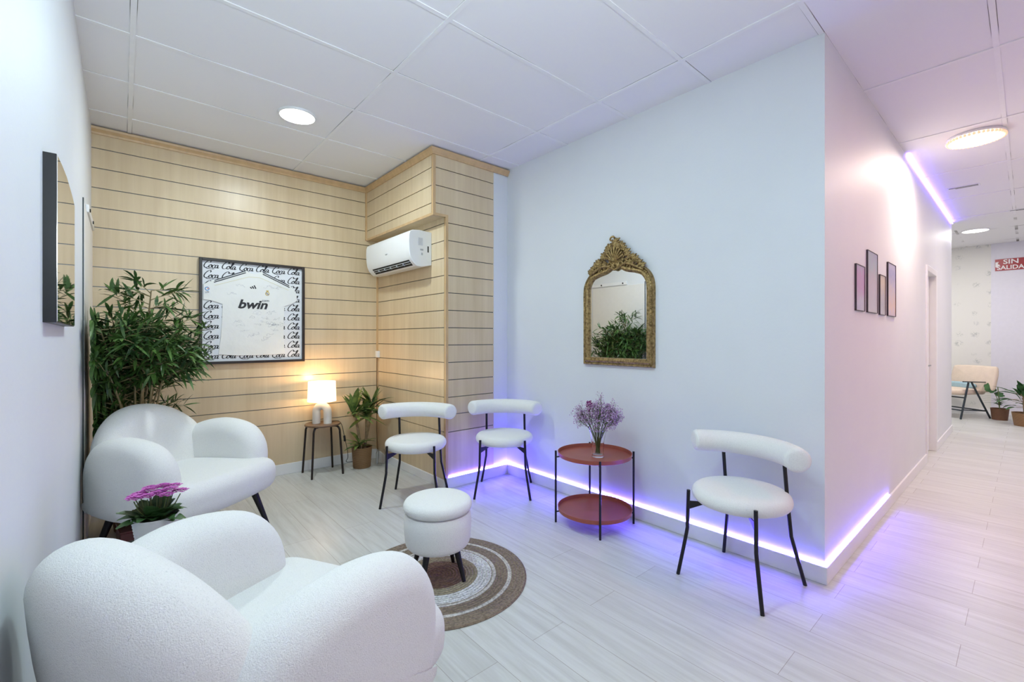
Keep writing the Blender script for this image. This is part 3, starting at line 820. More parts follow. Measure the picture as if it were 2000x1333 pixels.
for (bx, by), (tx, ty), zt in canes:
    ty = ty - 0.10
    pts = cr([(bx, by, 0.2), (bx + (tx - bx) * 0.15, by + (ty - by) * 0.15, 0.2 + (zt - 0.2) * 0.35), (bx + (tx - bx) * 0.5, by + (ty - by) * 0.5, 0.2 + (zt - 0.2) * 0.7), (tx, ty, zt - 0.06)], 5)
    pts = [p for p in pts if ok(p)]
    n_ = len(pts); stems.tube(pts, [0.011 - 0.008 * i / n_ for i in range(n_)], 7)
    for k in range(30):
        f = 0.24 + 0.76 * k / 29
        i = min(n_ - 2, int(f * (n_ - 1))); b = pts[i].lerp(pts[i + 1], min(1, f * (n_ - 1) - i))
        a = k * 2.4 + rnd.uniform(-.5, .5)
        reach = 0.28 * (1.0 - max(0, (b.z - 1.15)) * 0.75)
        d = Vector((math.cos(a), math.sin(a), rnd.uniform(0.15, 0.7)))
        twig(b, d, reach * rnd.uniform(0.7, 1.15), 15)
        if k % 3 == 0: twig(b, Vector((math.cos(a + 1.5), math.sin(a + 1.5), 0.4)), reach * 0.55, 7)
# long arching side sprays seen against the wood
for b, d, L_ in (((0.12, 0.0, 1.12), (1, -0.1, 0.42), 0.34), ((0.12, 0.0, 0.80), (1, -0.1, 0.20), 0.34), ((0.14, -0.05, 1.30), (1, -0.2, 0.35), 0.26), ((0.10, 0.0, 0.98), (1, 0.1, 0.1), 0.28)):
    twig(b, d, L_, 16)
stems.build('canes', M_cane, t, smooth=60)
leaves.build('foliage', M_leafb, t, smooth=50)

# strap-leaved plant in wicker pot
def strap_plant(name, label, x, y, potr, poth, fanlist, mleaf, mpot, scale=1.0, group=None):
    t = thing(name, label, 'plant', (x, y, 0))
    MB().lathe([(0, 0.0), (potr * 0.82, 0.0), (potr * 0.86, 0.005), (potr, poth), (potr * 1.03, poth + 0.006), (potr * 0.97, poth + 0.006), (potr * 0.93, poth - 0.02), (0, poth - 0.02)], n=32).build('pot', mpot, t)
    MB().lathe([(0, poth - 0.012), (potr * 0.93, poth - 0.02)], n=24).build('soil', M_soil, t)
    st = MB(); lv = MB()
    for base, top, n, L_, w_, tilt in fanlist:
        n = int(n * 1.9)
        st.tube(cr([base, ((base[0] + top[0]) / 2 + 0.01, (base[1] + top[1]) / 2, (base[2] + top[2]) / 2), top], 4), [0.014 * scale - 0.0004 * i for i in range(9)], 8)
        for k in range(n):
            a = k * 2.399 + rnd.uniform(-0.3, 0.3); el = rnd.uniform(*tilt)
            d = Vector((math.cos(a) * math.cos(el), math.sin(a) * math.cos(el), math.sin(el)))
            b = Vector(top) + Vector((0, 0, -0.05 * scale * (1 - k / n)))
            LL = L_ * rnd.uniform(0.75, 1.1)
            tip = b + d * LL
            if x + tip.x > RX - 0.03 or y + tip.y > BF - 0.04 or x + tip.x < 1.56: continue
            leaf(lv, b, d, LL, w_ * rnd.uniform(0.8, 1.1), rnd.uniform(0.15, 0.45), shape=(0.3, 0.7, 0.95, 1.0, 0.85, 0.5, 0.0), fold=0.25)
    st.build('stem', M_bark, t); lv.build('foliage', mleaf, t, smooth=60)
    return t
strap_plant('dracaena_plant', 'strap-leaved green plant in a small wicker pot in the wood corner beside the lit lamp', 1.815, 4.39, 0.098, 0.20,
    [((0.03, 0.0, 0.18), (0.035, -0.02, 0.52), 15, 0.36, 0.058, (-0.1, 1.2)), ((-0.01, 0.01, 0.18), (-0.09, -0.02, 0.56), 14, 0.36, 0.058, (0.0, 1.35)), ((0.02, 0.0, 0.18), (0.11, 0.02, 0.60), 13, 0.34, 0.056, (0.3, 1.3)), ((-0.02, -0.02, 0.18), (-0.04, -0.04, 0.26), 8, 0.20, 0.045, (0.2, 0.9))],
    M_leafd, M_wicker)

# ------------------------------------------------------------------ stool, table lamp, cord
SX, SY = 1.445, 4.425
t = thing('stool', 'small round wooden-top stool with four black tube legs carrying the table lamp', 'stool', (SX, SY, 0))
MB().lathe([(0, 0.462), (0.155, 0.462), (0.160, 0.466), (0.160, 0.476), (0.156, 0.480), (0, 0.480)], n=48).build('seat', plain('walnut_top', (0.17, 0.10, 0.06), 0.4, noise=0.2, nscale=8, nstretch=(1, 6, 1)), t)
for k in range(4):
    a = PI / 4 * 0.55 + k * PI / 2 + 0.35
    c_, s_ = math.cos(a), math.sin(a)
    MB().tube(cr([(0.09 * c_, 0.09 * s_, 0.455), (0.140 * c_, 0.140 * s_, 0.455), (0.165 * c_, 0.165 * s_, 0.425), (0.172 * c_, 0.172 * s_, 0.36), (0.200 * c_, 0.200 * s_, 0.0)], 5), 0.0095, 10).build('leg', plain('brown_black_metal', (0.022, 0.014, 0.012), 0.4, metal=0.3, noise=0.1), t)
LPX, LPY = 1.435, 4.415
t = thing('table_lamp', 'white table lamp with arched ceramic base and lit drum shade on the stool', 'lamp', (LPX, LPY, 0.481), rz=-0.72)
mb = MB(); pts = []
for i in range(15):
    a = PI * i / 14
    pts.append((0.052 * math.cos(a), 0, 0.115 + 0.052 * math.sin(a)))
pts = [(0.054, 0, 0.0), (0.054, 0, 0.03), (0.053, 0, 0.07)] + pts + [(-0.053, 0, 0.07), (-0.054, 0, 0.03), (-0.054, 0, 0.0)]
mb.tube(pts, [0.037] * 3 + [0.0365] * 15 + [0.037] * 3, 20); mb.build('arched_base', M_ceramic, t, smooth=60)
MB().tube([(0, 0, 0.195), (0, 0, 0.25)], 0.009, 10).build('stem', M_ceramic, t)
mb = MB(); Rs = 0.128
mb.lathe([(Rs, 0.212), (Rs - 0.006, 0.400)], n=48); sh = mb.build('lamp_shade', M_shade, t, smooth=60)
md = sh.modifiers.new('thick', 'SOLIDIFY'); md.thickness = 0.002
MB().ball((0, 0, 0.29), 0.028, 14, 8).build('bulb', emis('warm_bulb', (1.0, 0.72, 0.42), 12), t)
pl = bpy.data.lights.new('lamp_bulb_light', 'POINT'); pl.energy = 11; pl.color = (1.0, 0.62, 0.30); pl.shadow_soft_size = 0.04
for z in (0.225, 0.385):
    po = bpy.data.objects.new('lamp_bulb_light', pl); C.objects.link(po); po.parent = t; po.location = (0, 0, z)
pl.energy = 22
mb = MB(); mb.tube(cr([(1.50, 4.40, 0.487), (1.585, 4.42, 0.486), (1.615, 4.40, 0.45), (1.63, 4.36, 0.33), (1.66, 4.37, 0.20), (1.70, 4.46, 0.10), (1.73, 4.585, 0.03), (1.78, 4.60, 0.012), (1.95, 4.60, 0.012), (2.06, 4.58, 0.01), (2.066, 4.60, 0.3), (2.066, 4.60, 0.9), (2.068, 4.60, 1.10)], 6), 0.003, 6)
crd = mb.build('lamp_cord', M_black); tag(crd, 'thin black cord with switch hanging from the table lamp stool to the wall', 'cord')
MB().tube([(1.628, 4.363, 0.345), (1.634, 4.362, 0.29)], 0.010, 10).build('switch', M_black, crd)

# socket on the recess wall
t = thing('wall_socket', 'small white socket on the slatted wood recess beside the corner above the plant', 'socket', (RX, 4.60, 1.12))
MB().box(-0.028, 0, -0.028, 0.028, -0.035, 0.035).build('housing', M_white_pl, t, bevel=0.004)
MB().box(-0.032, -0.028, -0.016, 0.016, -0.02, 0.02).build('rocker', M_white_pl, t, bevel=0.002)
# clear glass jar in the corner
t = MB().lathe([(0, 0.004), (0.042, 0.004), (0.045, 0.01), (0.046, 0.12), (0.038, 0.14), (0.038, 0.15), (0.035, 0.15), (0.035, 0.138), (0.042, 0.118), (0.041, 0.012), (0, 0.010)], n=28).build('glass_jar', M_glass)
t.location = (2.0, 4.36, -0.003); tag(t, 'clear glass jar on the floor in the wood corner right of the wicker pot', 'jar')

# ------------------------------------------------------------------ vase with dried flowers
VX, VY = 2.485, 1.955
t = thing('glass_vase', 'clear flared glass vase of water standing on the upper red tray', 'vase', (VX, VY, 0.4725))
mb = MB(); mb.lathe([(0, 0.0), (0.040, 0.0), (0.042, 0.004), (0.040, 0.04), (0.043, 0.10), (0.055, 0.165), (0.066, 0.205), (0.063, 0.205), (0.052, 0.163), (0.039, 0.10), (0.036, 0.04), (0.036, 0.018), (0, 0.016)], n=36)
mb.build('vessel', M_glass, t, smooth=50)
t = thing('flower_bouquet', 'bunch of dried lilac and magenta tiny flowers in the glass vase', 'flowers', (VX, VY, 0.4725))
rnd = random.Random(5)
st = MB(); bl = MB(); mg = MB(); wh = MB()
def blob(mb, p, r):
    mb.add([(p[0] + r, p[1], p[2]), (p[0] - r, p[1], p[2]), (p[0], p[1] + r, p[2]), (p[0], p[1] - r, p[2]), (p[0], p[1], p[2] + r), (p[0], p[1], p[2] - r)],
           [(0, 2, 4), (2, 1, 4), (1, 3, 4), (3, 0, 4), (2, 0, 5), (1, 2, 5), (3, 1, 5), (0, 3, 5)])
for k in range(64):
    a = rnd.uniform(0, 2 * PI); rr = math.sqrt(rnd.random()) * 0.15; zt = 0.36 + 0.05 * rnd.random() - 0.5 * rr * rr / 0.15 + rnd.uniform(-0.07, 0.015)
    b = (0.022 * math.cos(a + 2) * rnd.random(), 0.022 * math.sin(a + 2) * rnd.random(), 0.025)
    m1 = (0.30 * rr * math.cos(a), 0.30 * rr * math.sin(a), 0.17); tp = Vector((rr * math.cos(a), rr * math.sin(a), zt))
    st.tube(cr([b, m1, tp], 3), [0.0014] * 7, 4)
    for q in range(12):
        s0 = Vector(m1).lerp(tp, rnd.uniform(0.45, 0.95)); e0 = s0 + (tp - Vector(m1)).normalized() * 0.03 + rv() * 0.032
        st.tube([s0, e0], 0.0007, 3)
        for z in range(5):
            p = e0 + rv() * 0.014
            blob(bl if rnd.random() < 0.9 else wh, p, rnd.uniform(0.0022, 0.0052))
for c_, mbx, n_, sp in (((-0.055, 0.03, 0.365), mg, 160, 0.026), ((-0.02, 0.02, 0.352), wh, 120, 0.020), ((0.06, -0.05, 0.33), bl, 220, 0.035), ((-0.06, 0.02, 0.33), mg, 70, 0.02)):
    for k in range(n_): blob(mbx, Vector(c_) + rv() * sp * rnd.random() ** 0.5, rnd.uniform(0.003, 0.006))
st.build('stems', M_stemg, t); bl.build('blossoms', M_lilac, t, smooth=0)
mg.build('blossoms', M_magenta, t, smooth=0, label='magenta blossoms'); wh.build('blossoms', M_whitefl, t, smooth=0, label='white blossoms')

# ------------------------------------------------------------------ black side table, kalanchoe, dark red box
KX, KY = 0.087, 1.99
t = thing('black_side_table', 'small black side table between the two armchairs carrying the potted pink flowers', 'side table', (0.077, 2.01, 0))
MB().box(-0.098, 0.098, -0.16, 0.16, 0.525, 0.545).build('tabletop', M_black, t, bevel=0.003)
for sx in (-1, 1):
    for sy in (-1, 1):
        MB().box(sx * 0.085 - 0.01, sx * 0.085 + 0.01, sy * 0.145 - 0.01, sy * 0.145 + 0.01, 0, 0.525).build('leg', M_black, t)
t = thing('kalanchoe_plant', 'pink-flowering kalanchoe in a ribbed white pot between the two white armchairs', 'plant', (KX, KY, 0.545))
prof = [(0, 0), (0.055, 0)]
for i in range(12): prof += [(0.056 + 0.0018 * i, 0.006 + 0.0105 * i), (0.0595 + 0.0018 * i, 0.011 + 0.0105 * i)]
prof += [(0.080, 0.134), (0.076, 0.134), (0.072, 0.115), (0, 0.115)]
MB().lathe(prof, n=40).build('pot', M_white_pl, t, smooth=60)
lv = MB(); fl = MB(); st = MB()
rnd = random.Random(9)
for k in range(46):
    a = k * 2.399; el = rnd.uniform(0.35, 1.2)
    d = Vector((math.cos(a) * math.cos(el), math.sin(a) * math.cos(el), math.sin(el)))
    leaf(lv, (0.02 * math.cos(a), 0.02 * math.sin(a), 0.115), d, rnd.uniform(0.085, 0.125), rnd.uniform(0.045, 0.062), rnd.uniform(0.1, 0.5), shape=(0.25, 0.6, 0.95, 1.0, 0.8, 0.25), fold=0.3)
heads = []
for k in range(15):
    a = k * 2.399; r_ = 0.088 * math.sqrt((k + 0.4) / 15)
    heads.append((r_ * math.cos(a), r_ * math.sin(a), 0.222 - 1.6 * r_ * r_ + rnd.uniform(-0.008, 0.01)))
for h_ in heads:
    st.tube([(h_[0] * 0.3, h_[1] * 0.3, 0.12), (h_[0] * 0.8, h_[1] * 0.8, 0.17), (h_[0], h_[1], h_[2] - 0.01)], 0.002, 5)
    for q in range(24):
        a = q * 2.399; r_ = 0.027 * math.sqrt(q / 24)
        p = Vector((h_[0] + r_ * math.cos(a), h_[1] + r_ * math.sin(a), h_[2] + 0.006 - 9 * r_ * r_))
        for z in range(5):
            b = z * 1.2566 + q
            d = Vector((math.cos(b), math.sin(b), 0.35))
            leaf(fl, p, d, 0.0095, 0.0075, 0.1, shape=(0.5, 1, 0.8, 0.2), fold=0.2)
lv.build('foliage', M_leafk, t, smooth=60); st.build('stems', M_stemg, t); fl.build('flower_heads', M_pinkfl, t, smooth=60)
t.scale = (0.84, 0.84, 0.97)
t = thing('storage_box', 'dark red box on the floor beneath the far white armchair', 'box', (0.10, 3.44, 0), rz=0.1)
MB().box(-0.12, 0.12, -0.10, 0.10, 0, 0.19).build('body', M_darkred, t, bevel=0.004)
MB().box(-0.123, 0.123, -0.103, 0.103, 0.19, 0.202).build('lid', M_darkred, t, bevel=0.003)

# ------------------------------------------------------------------ dark framed mirror on the left wall
t = thing('wall_mirror', 'deep black-framed wall mirror with curved top seen edge-on on the left wall', 'mirror', (LX, 0, 0))
y0, y1, zb, zt = 1.903, 2.545, 1.338, 1.842
dep = 0.031
top = [(y0, 1.842), (2.05, 1.853), (2.20, 1.858), (2.34, 1.852), (2.45, 1.845), (y1, 1.832)]
outl = [(y0, zb), (y1, zb)] + [(a, b) for a, b in reversed(top)]
n_ = len(outl)
mb = MB(); mb.add([(0, a, b) for a, b in outl] + [(dep - 0.002, a, b) for a, b in outl], [tuple(reversed(range(n_))), tuple(range(n_, 2 * n_))] + [(i, (i + 1) % n_, (i + 1) % n_ + n_, i + n_) for i in range(n_)])
mb.build('frame', M_black, t, smooth=0)
cy_, cz_ = (y0 + y1) / 2, (zb + zt) / 2
ins = [(cy_ + (a - cy_) * 0.985, cz_ + (b - cz_) * 0.985) for a, b in outl]
mb = MB(); mb.add([(dep - 0.002, a, b) for a, b in ins] + [(dep, a, b) for a, b in ins], [tuple(reversed(range(n_))), tuple(range(n_, 2 * n_))] + [(i, (i + 1) % n_, (i + 1) % n_ + n_, i + n_) for i in range(n_)])
mb.build('mirror_pane', M_mirror2, t, smooth=0)

# ------------------------------------------------------------------ ornate gold mirror
GYc = 2.0
t = thing('gold_mirror', 'ornate antique gold wall mirror with carved crest on the white wall above the tray table', 'mirror', (WX, 0, 0))
ya, yb, zbot, zsh = 1.722, 2.288, 1.115, 1.66     # centreline of the moulding
mid = (ya + yb) / 2
cl = [(ya, zbot), (ya, 1.3), (ya, 1.5), (ya, 1.65), (ya + 0.015, 1.715), (ya + 0.055, 1.765), (ya + 0.12, 1.79), (ya + 0.19, 1.806), (mid - 0.035, 1.838), (mid, 1.848)]
cl = cl + [(2 * mid - a, b) for a, b in reversed(cl[:-1])]
path = cr([(0, a, b) for a, b in cl], 4)
def mold(mb, path, prof):
    # sweep prof (offset across, height off wall) along path in the wall plane, wall normal is -X
    rings = []
    L_ = len(path)
    for i in range(L_ + 1):
        p = path[i % L_]; tt = (path[(i + 1) % L_] - path[i - 1]).normalized()
        if i % L_ == 0 or i % L_ == L_ - 1:
            pass
        nrm = Vector((0, -tt.z, tt.y))
        rings.append([tuple(p + nrm * o_ + Vector((-h_, 0, 0))) for o_, h_ in prof])
    mb.grid(rings, True)
prof = [(-0.030, 0.0), (-0.030, 0.018), (-0.024, 0.030), (-0.012, 0.038), (0.0, 0.036), (0.008, 0.026), (0.014, 0.024), (0.022, 0.030), (0.028, 0.022), (0.030, 0.0)]
if True:
    # orientation: offset positive must point outwards; path runs bottom(ya) -> up -> over -> down(yb)
    mb = MB()
    # open sweep with square lower corners: extend ends then add bottom rail
    rings = []
    L_ = len(path)
    for i in range(L_):
        p = path[i]; tt = (path[min(i + 1, L_ - 1)] - path[max(i - 1, 0)]).normalized()
        nrm = Vector((0, -tt.z, tt.y))
        k = 1.0
        rings.append([tuple(p + nrm * (o_) + Vector((-h_, 0, 0)) + (Vector((0, 0, -o_)) if i in (0, L_ - 1) else Vector((0, 0, 0)))) for o_, h_ in prof])
    mb.grid(rings, True)
    r0, r1 = rings[0], rings[-1]
    mb.grid([r0, r1], True)
    mb.build('frame', M_gold, t, smooth=40)
    # little studs along the moulding
    mb = MB()
    L2 = path + [path[0]]
    acc = 0; last = path[0]
    for i in range(L_ - 1):
        a, b = path[i], path[i + 1]; n_ = max(1, int((b - a).length / 0.012))
        for k in range(n_):
            p = a.lerp(b, k / n_); tt = (b - a).normalized(); nrm = Vector((0, -tt.z, tt.y))
            mb.ball(tuple(p + nrm * 0.010 + Vector((-0.028, 0, 0))), 0.0042, 6, 4)
    n_ = int((yb - ya) / 0.012)
    for k in range(n_):
        mb.ball((-0.028, ya + (yb - ya) * k / n_, zbot - 0.010), 0.0042, 6, 4)
    mb.build('beading', M_gold, t)
# mirror pane
inner = []
L_ = len(path)
for i in range(L_):
    p = path[i]; tt = (path[min(i + 1, L_ - 1)] - path[max(i - 1, 0)]).normalized(); nrm = Vector((0, -tt.z, tt.y))
    inner.append((p - nrm * (-0.02)) if False else p)
mb = MB(); n_ = len(inner)
mb.add([(-0.012, p.y, p.z) for p in inner] + [(-0.006, p.y, p.z) for p in inner], [tuple(range(n_)), tuple(reversed(range(n_, 2 * n_)))] + [(i, i + n_, (i + 1) % n_ + n_, (i + 1) % n_) for i in range(n_)])
mb.build('mirror_pane', M_mirror, t, smooth=0)
# crest: shell, scrolls, acanthus leaves, flowers
rnd = random.Random(3)
mb = MB()
def scroll(c, r0, turns, a0, sgn, rad=0.007, h0=0.03):
    pts = []
    for i in range(26):
        f = i / 25; a = a0 + sgn * f * turns * 2 * PI; r = r0 * (1 - 0.8 * f)
        pts.append((-h0 - 0.008 * f, c[0] + r * math.cos(a), c[1] + r * math.sin(a)))
    mb.tube(pts, [rad * (1 - 0.4 * i / 25) for i in range(26)], 7)
def acan(c, ang, L_, w_=0.02):
    # carved leaf: fan of tapered fingers
    for k in range(-2, 3):
        a = ang + k * 0.42; l = L_ * (1 - 0.16 * abs(k))
        d = (math.cos(a), math.sin(a))
        mb.tube([(-0.022, c[0], c[1]), (-0.040, c[0] + d[0] * l * 0.5, c[1] + d[1] * l * 0.5), (-0.036, c[0] + d[0] * l * 0.85, c[1] + d[1] * l * 0.85), (-0.028, c[0] + d[0] * l, c[1] + d[1] * l)], [w_ * 0.28, w_ * 0.42, w_ * 0.34, w_ * 0.12], 7)
def rosette(c, r):
    for k in range(7):
        a = k * 2 * PI / 7
        mb.ball((-0.040, c[0] + r * math.cos(a), c[1] + r * math.sin(a)), r * 0.52, 7, 5)
    mb.ball((-0.048, c[0], c[1]), r * 0.5, 8, 6)
base = Vector((mid, 1.80))
# shell
for k in range(-4, 5):
    a = PI / 2 + k * 0.26; l = 0.115 - 0.006 * abs(k)
    mb.tube([(-0.028, mid, 1.855), (-0.052, mid + math.cos(a) * l * 0.5, 1.855 + math.sin(a) * l * 0.5), (-0.045, mid + math.cos(a) * l, 1.855 + math.sin(a) * l)], [0.004, 0.008, 0.0085], 8)
mb.ball((-0.02, mid, 1.895), 0.075, 14, 8, sc=(0.25, 1, 1))
scroll((mid, 1.825), 0.030, 1.3, 0.2, -1, 0.009); scroll((mid + 0.045, 1.84), 0.028, 1.4, PI, 1, 0.008); scroll((mid - 0.045, 1.84), 0.028, 1.4, 0, -1, 0.008)
# topmost plume
for c_, a, l in (((mid + 0.005, 1.965), 1.7, 0.07), ((mid + 0.0, 1.985), 2.3, 0.06), ((mid + 0.01, 1.955), 0.9, 0.06), ((mid - 0.015, 1.95), 2.1, 0.05)):
    acan(c_, a, l, 0.024)
scroll((mid + 0.03, 2.028), 0.024, 0.9, PI * 0.9, -1, 0.008); mb.ball((-0.035, mid, 1.985), 0.026, 10, 6, sc=(0.7, 0.8, 1.3))
for s in (-1, 1):
    for c_, a, l in (((0.06, 1.93), 1.1, 0.06), ((0.085, 1.90), 0.7, 0.06), ((0.10, 1.875), 0.9, 0.055), ((0.135, 1.855), 0.7, 0.06), ((0.165, 1.84), 0.9, 0.05), ((0.19, 1.815), 0.6, 0.05), ((0.215, 1.80), 0.4, 0.045), ((0.05, 1.955), 1.3, 0.05), ((0.12, 1.83), 0.2, 0.05), ((0.08, 1.855), -0.2, 0.05)):
        acan((mid + s * c_[0], c_[1]), a if s > 0 else PI - a, l, 0.022)
    rosette((mid + s * 0.115, 1.862), 0.016); rosette((mid + s * 0.165, 1.828), 0.014); rosette((mid + s * 0.075, 1.90), 0.014); rosette((mid + s * 0.205, 1.80), 0.011)
    scroll((mid + s * 0.09, 1.825), 0.022, 1.3, PI if s > 0 else 0, s, 0.007); scroll((mid + s * 0.14, 1.80), 0.018, 1.3, PI if s > 0 else 0, -s, 0.006)
    mb.tube(cr([(-0.03, mid + s * 0.02, 1.81), (-0.04, mid + s * 0.10, 1.835), (-0.04, mid + s * 0.18, 1.805), (-0.03, mid + s * 0.235, 1.775)], 5), [0.011] * 16, 8)
mb.build('crest', M_gold, t, smooth=50)

# ------------------------------------------------------------------ air conditioner
t = thing('air_conditioner', 'white wall air conditioner in the wood recess under the slatted overhang', 'air conditioner', (RX, 3.505, 0))
prof = [(0, 2.238), (0, 1.945), (-0.10, 1.922), (-0.148, 1.926), (-0.170, 1.942), (-0.196, 1.972), (-0.212, 2.006), (-0.222, 2.06), (-0.226, 2.13), (-0.224, 2.19), (-0.214, 2.222), (-0.19, 2.236), (-0.12, 2.244)]
Lc = 0.90
mb = MB(); mb.grid([[(x, 0.0, z) for x, z in prof], [(x, Lc, z) for x, z in prof]], True, True, True)
mb.build('body', M_white_pl, t, smooth=30, bevel=0.004)
# outlet: dark opening on the lower front slope
mb = MB()
a, b = Vector((-0.162, 1.9345)), Vector((-0.200, 1.9785))
n2 = Vector((-(b - a).y, (b - a).x)).normalized() 
if n2.x > 0: n2 = -n2
q = []
for p in (a, b):
    for yy in (0.045, Lc - 0.10): q.append((p.x + n2.x * 0.0025, yy, p.y + n2.y * 0.0025))
for p in (a, b):
    for yy in (0.045, Lc - 0.10): q.append((p.x - n2.x * 0.004, yy, p.y - n2.y * 0.004))
mb.add(q, [(0, 1, 3, 2), (4, 6, 7, 5), (0, 4, 5, 1), (2, 3, 7, 6), (0, 2, 6, 4), (1, 5, 7, 3)])
mb.build('air_outlet', M_dark, t, smooth=0)
mb = MB()
for f in (0.40, 0.72):
    p = a.lerp(b, f) + n2 * 0.006
    mb.box(p.x - 0.0035, p.x + 0.0035, 0.05, Lc - 0.105, p.y - 0.0025, p.y + 0.0025)
mb.build('louvre', M_grey_pl, t, smooth=0)
for k in range(1, 6):
    mb = MB(); yy = 0.045 + (Lc - 0.145) * k / 6; p = a.lerp(b, 0.5) + n2 * 0.004
    mb.box(p.x - 0.012, p.x + 0.012, yy - 0.002, yy + 0.002, p.y - 0.012, p.y + 0.012)
    mb.build('vane', M_grey_pl, t, smooth=0)
mb = MB(); mb.box(-0.135, -0.09, -0.0015, 0.001, 2.11, 2.175); mb.build('sticker', plain('sticker_grey', (0.58, 0.60, 0.64), 0.5, noise=0.1, nscale=150), t, smooth=0)
mb = MB(); mb.box(-0.115, -0.085, -0.0015, 0.001, 2.065, 2.08).box(-0.105, -0.09, -0.0015, 0.001, 2.025, 2.045); mb.build('sticker', M_grey_pl, t, smooth=0)
mb = MB(); mb.box(-0.042, -0.030, -0.001, 0.001, 2.055, 2.11); mb.build('side_slot', M_dark, t, smooth=0)
MB().tube([(-0.03, -0.002, 1.99), (-0.03, 0.001, 1.99)], 0.022, 20).build('side_cap', M_white_pl, t)
MB().box(-0.0015 - 0.226, -0.2255, 0.42, 0.46, 2.075, 2.081).build('emblem', M_grey_pl, t, smooth=0)

# ------------------------------------------------------------------ framed jersey
FY = BF
X0, X1, Z0, Z1 = 0.489, 1.333, 1.068, 1.980
t = thing('framed_jersey', 'black-framed signed white football jersey on a scripted backdrop on the slatted wood wall', 'framed jersey', ((X0 + X1) / 2, FY, (Z0 + Z1) / 2))
ox, oz = (X0 + X1) / 2, (Z0 + Z1) / 2
hw, hh = (X1 - X0) / 2, (Z1 - Z0) / 2
def fx(x): return x - ox
def fz(z): return z - oz
b_ = 0.022
mb = MB(); mb.box(-hw, -hw + b_, -0.035, 0, -hh, hh).box(hw - b_, hw, -0.035, 0, -hh, hh).box(-hw + b_, hw - b_, -0.035, 0, -hh, -hh + b_).box(-hw + b_, hw - b_, -0.035, 0, hh - b_, hh)
mb.build('frame', plain('black_wood_frame', (0.022, 0.016, 0.014), 0.35, noise=0.2), t, bevel=0.002)
MB().box(-hw + b_, hw - b_, -0.012, 0, -hh + b_, hh - b_).build('backing_board', plain('backing_white', (0.72, 0.74, 0.78), 0.6, noise=0.02), t, smooth=0)
ink = plain('black_ink', (0.02, 0.02, 0.025), 0.6, noise=0.1)
GL = {
 'C': [[(0.95, 1.35), (1.05, 1.65), (0.85, 1.85), (0.50, 1.62), (0.15, 1.0), (0.05, 0.4), (0.25, 0.02), (0.6, 0.05), (0.95, 0.40)]],
 'o': [[(0.36, 0.80), (0.10, 0.62), (0.02, 0.25), (0.18, 0.0), (0.42, 0.15), (0.52, 0.5), (0.40, 0.78), (0.32, 0.62), (0.6, 0.62)]],
 'c': [[(0.42, 0.62), (0.40, 0.80), (0.15, 0.65), (0.03, 0.28), (0.18, 0.0), (0.55, 0.20)]],
 'a': [[(0.48, 0.72), (0.22, 0.78), (0.03, 0.40), (0.10, 0.02), (0.35, 0.15), (0.52, 0.75)], [(0.52, 0.75), (0.44, 0.25), (0.52, 0.0), (0.72, 0.2)]],
 'l': [[(0.0, 0.25), (0.35, 1.0), (0.50, 1.6), (0.38, 1.75), (0.22, 1.2), (0.15, 0.4), (0.25, 0.02), (0.48, 0.18)]],
}
def stroke(mb, pts, s, ox_, oz_, y):
    P = cr([(x * s * 1.24 + z * s * 0.2, z * s, 0) for x, z in pts], 5); L_ = len(P); top = []; bot = []
    for i, p in enumerate(P):
        d = (P[min(i + 1, L_ - 1)] - P[max(i - 1, 0)]).normalized()
        ang = math.atan2(d.y, d.x); w2 = s * (0.045 + 0.085 * abs(math.sin(ang - 0.25)))
        w2 *= 0.4 if i in (0, L_ - 1) else 1
        nn = Vector((-d.y, d.x, 0)) * w2
        top.append((ox_ + p.x + nn.x, y, oz_ + p.y + nn.y)); bot.append((ox_ + p.x - nn.x, y, oz_ + p.y - nn.y))
    mb.grid([top, bot], closed=False)
def word(mb, wd, x, z, s, y):
    cx_ = 0
    for i, c_ in enumerate(wd):
        for st_ in GL[c_]:
            stroke(mb, [(a + cx_, b) for a, b in st_], s, x, z, y)
        cx_ += {'C': 0.85, 'o': 0.56, 'c': 0.50, 'a': 0.62, 'l': 0.42}[c_]
    if wd == 'Coca': stroke(mb, [(0.35, 0.0), (0.7, -0.22), (1.3, -0.28), (1.9, -0.18), (1.5, -0.34)], s, x, z, y)
    else: stroke(mb, [(0.95, 1.75), (1.3, 1.45), (1.7, 1.6), (2.0, 1.75)], s, x, z, y)
# jersey outline for hiding rule and cloth
jer = [(0.842, 1.903), (0.72, 1.850), (0.598, 1.795), (0.553, 1.775), (0.518, 1.752), (0.518, 1.625), (0.56, 1.622), (0.61, 1.608), (0.658, 1.590), (0.655, 1.45), (0.645, 1.30), (0.628, 1.150),
       (0.75, 1.138), (0.90, 1.136), (1.05, 1.138), (1.158, 1.142), (1.150, 1.30), (1.150, 1.45), (1.156, 1.595), (1.21, 1.615), (1.268, 1.65), (1.262, 1.72), (1.240, 1.762), (1.198, 1.795), (1.08, 1.85), (0.965, 1.905), (0.93, 1.880), (0.90, 1.874), (0.87, 1.880)]
wb = MB()
rowp = 0.0872; s_ = 0.0345
for r in range(10):
    for c_ in range(6):
        x = 0.520 + c_ * 0.1325; z = 1.897 - r * rowp + 0.003
        word(wb, 'Coca' if c_ % 2 == 0 else 'Cola', fx(x), fz(z), s_, -0.0126)
wb.build('script_pattern', ink, t, smooth=0)
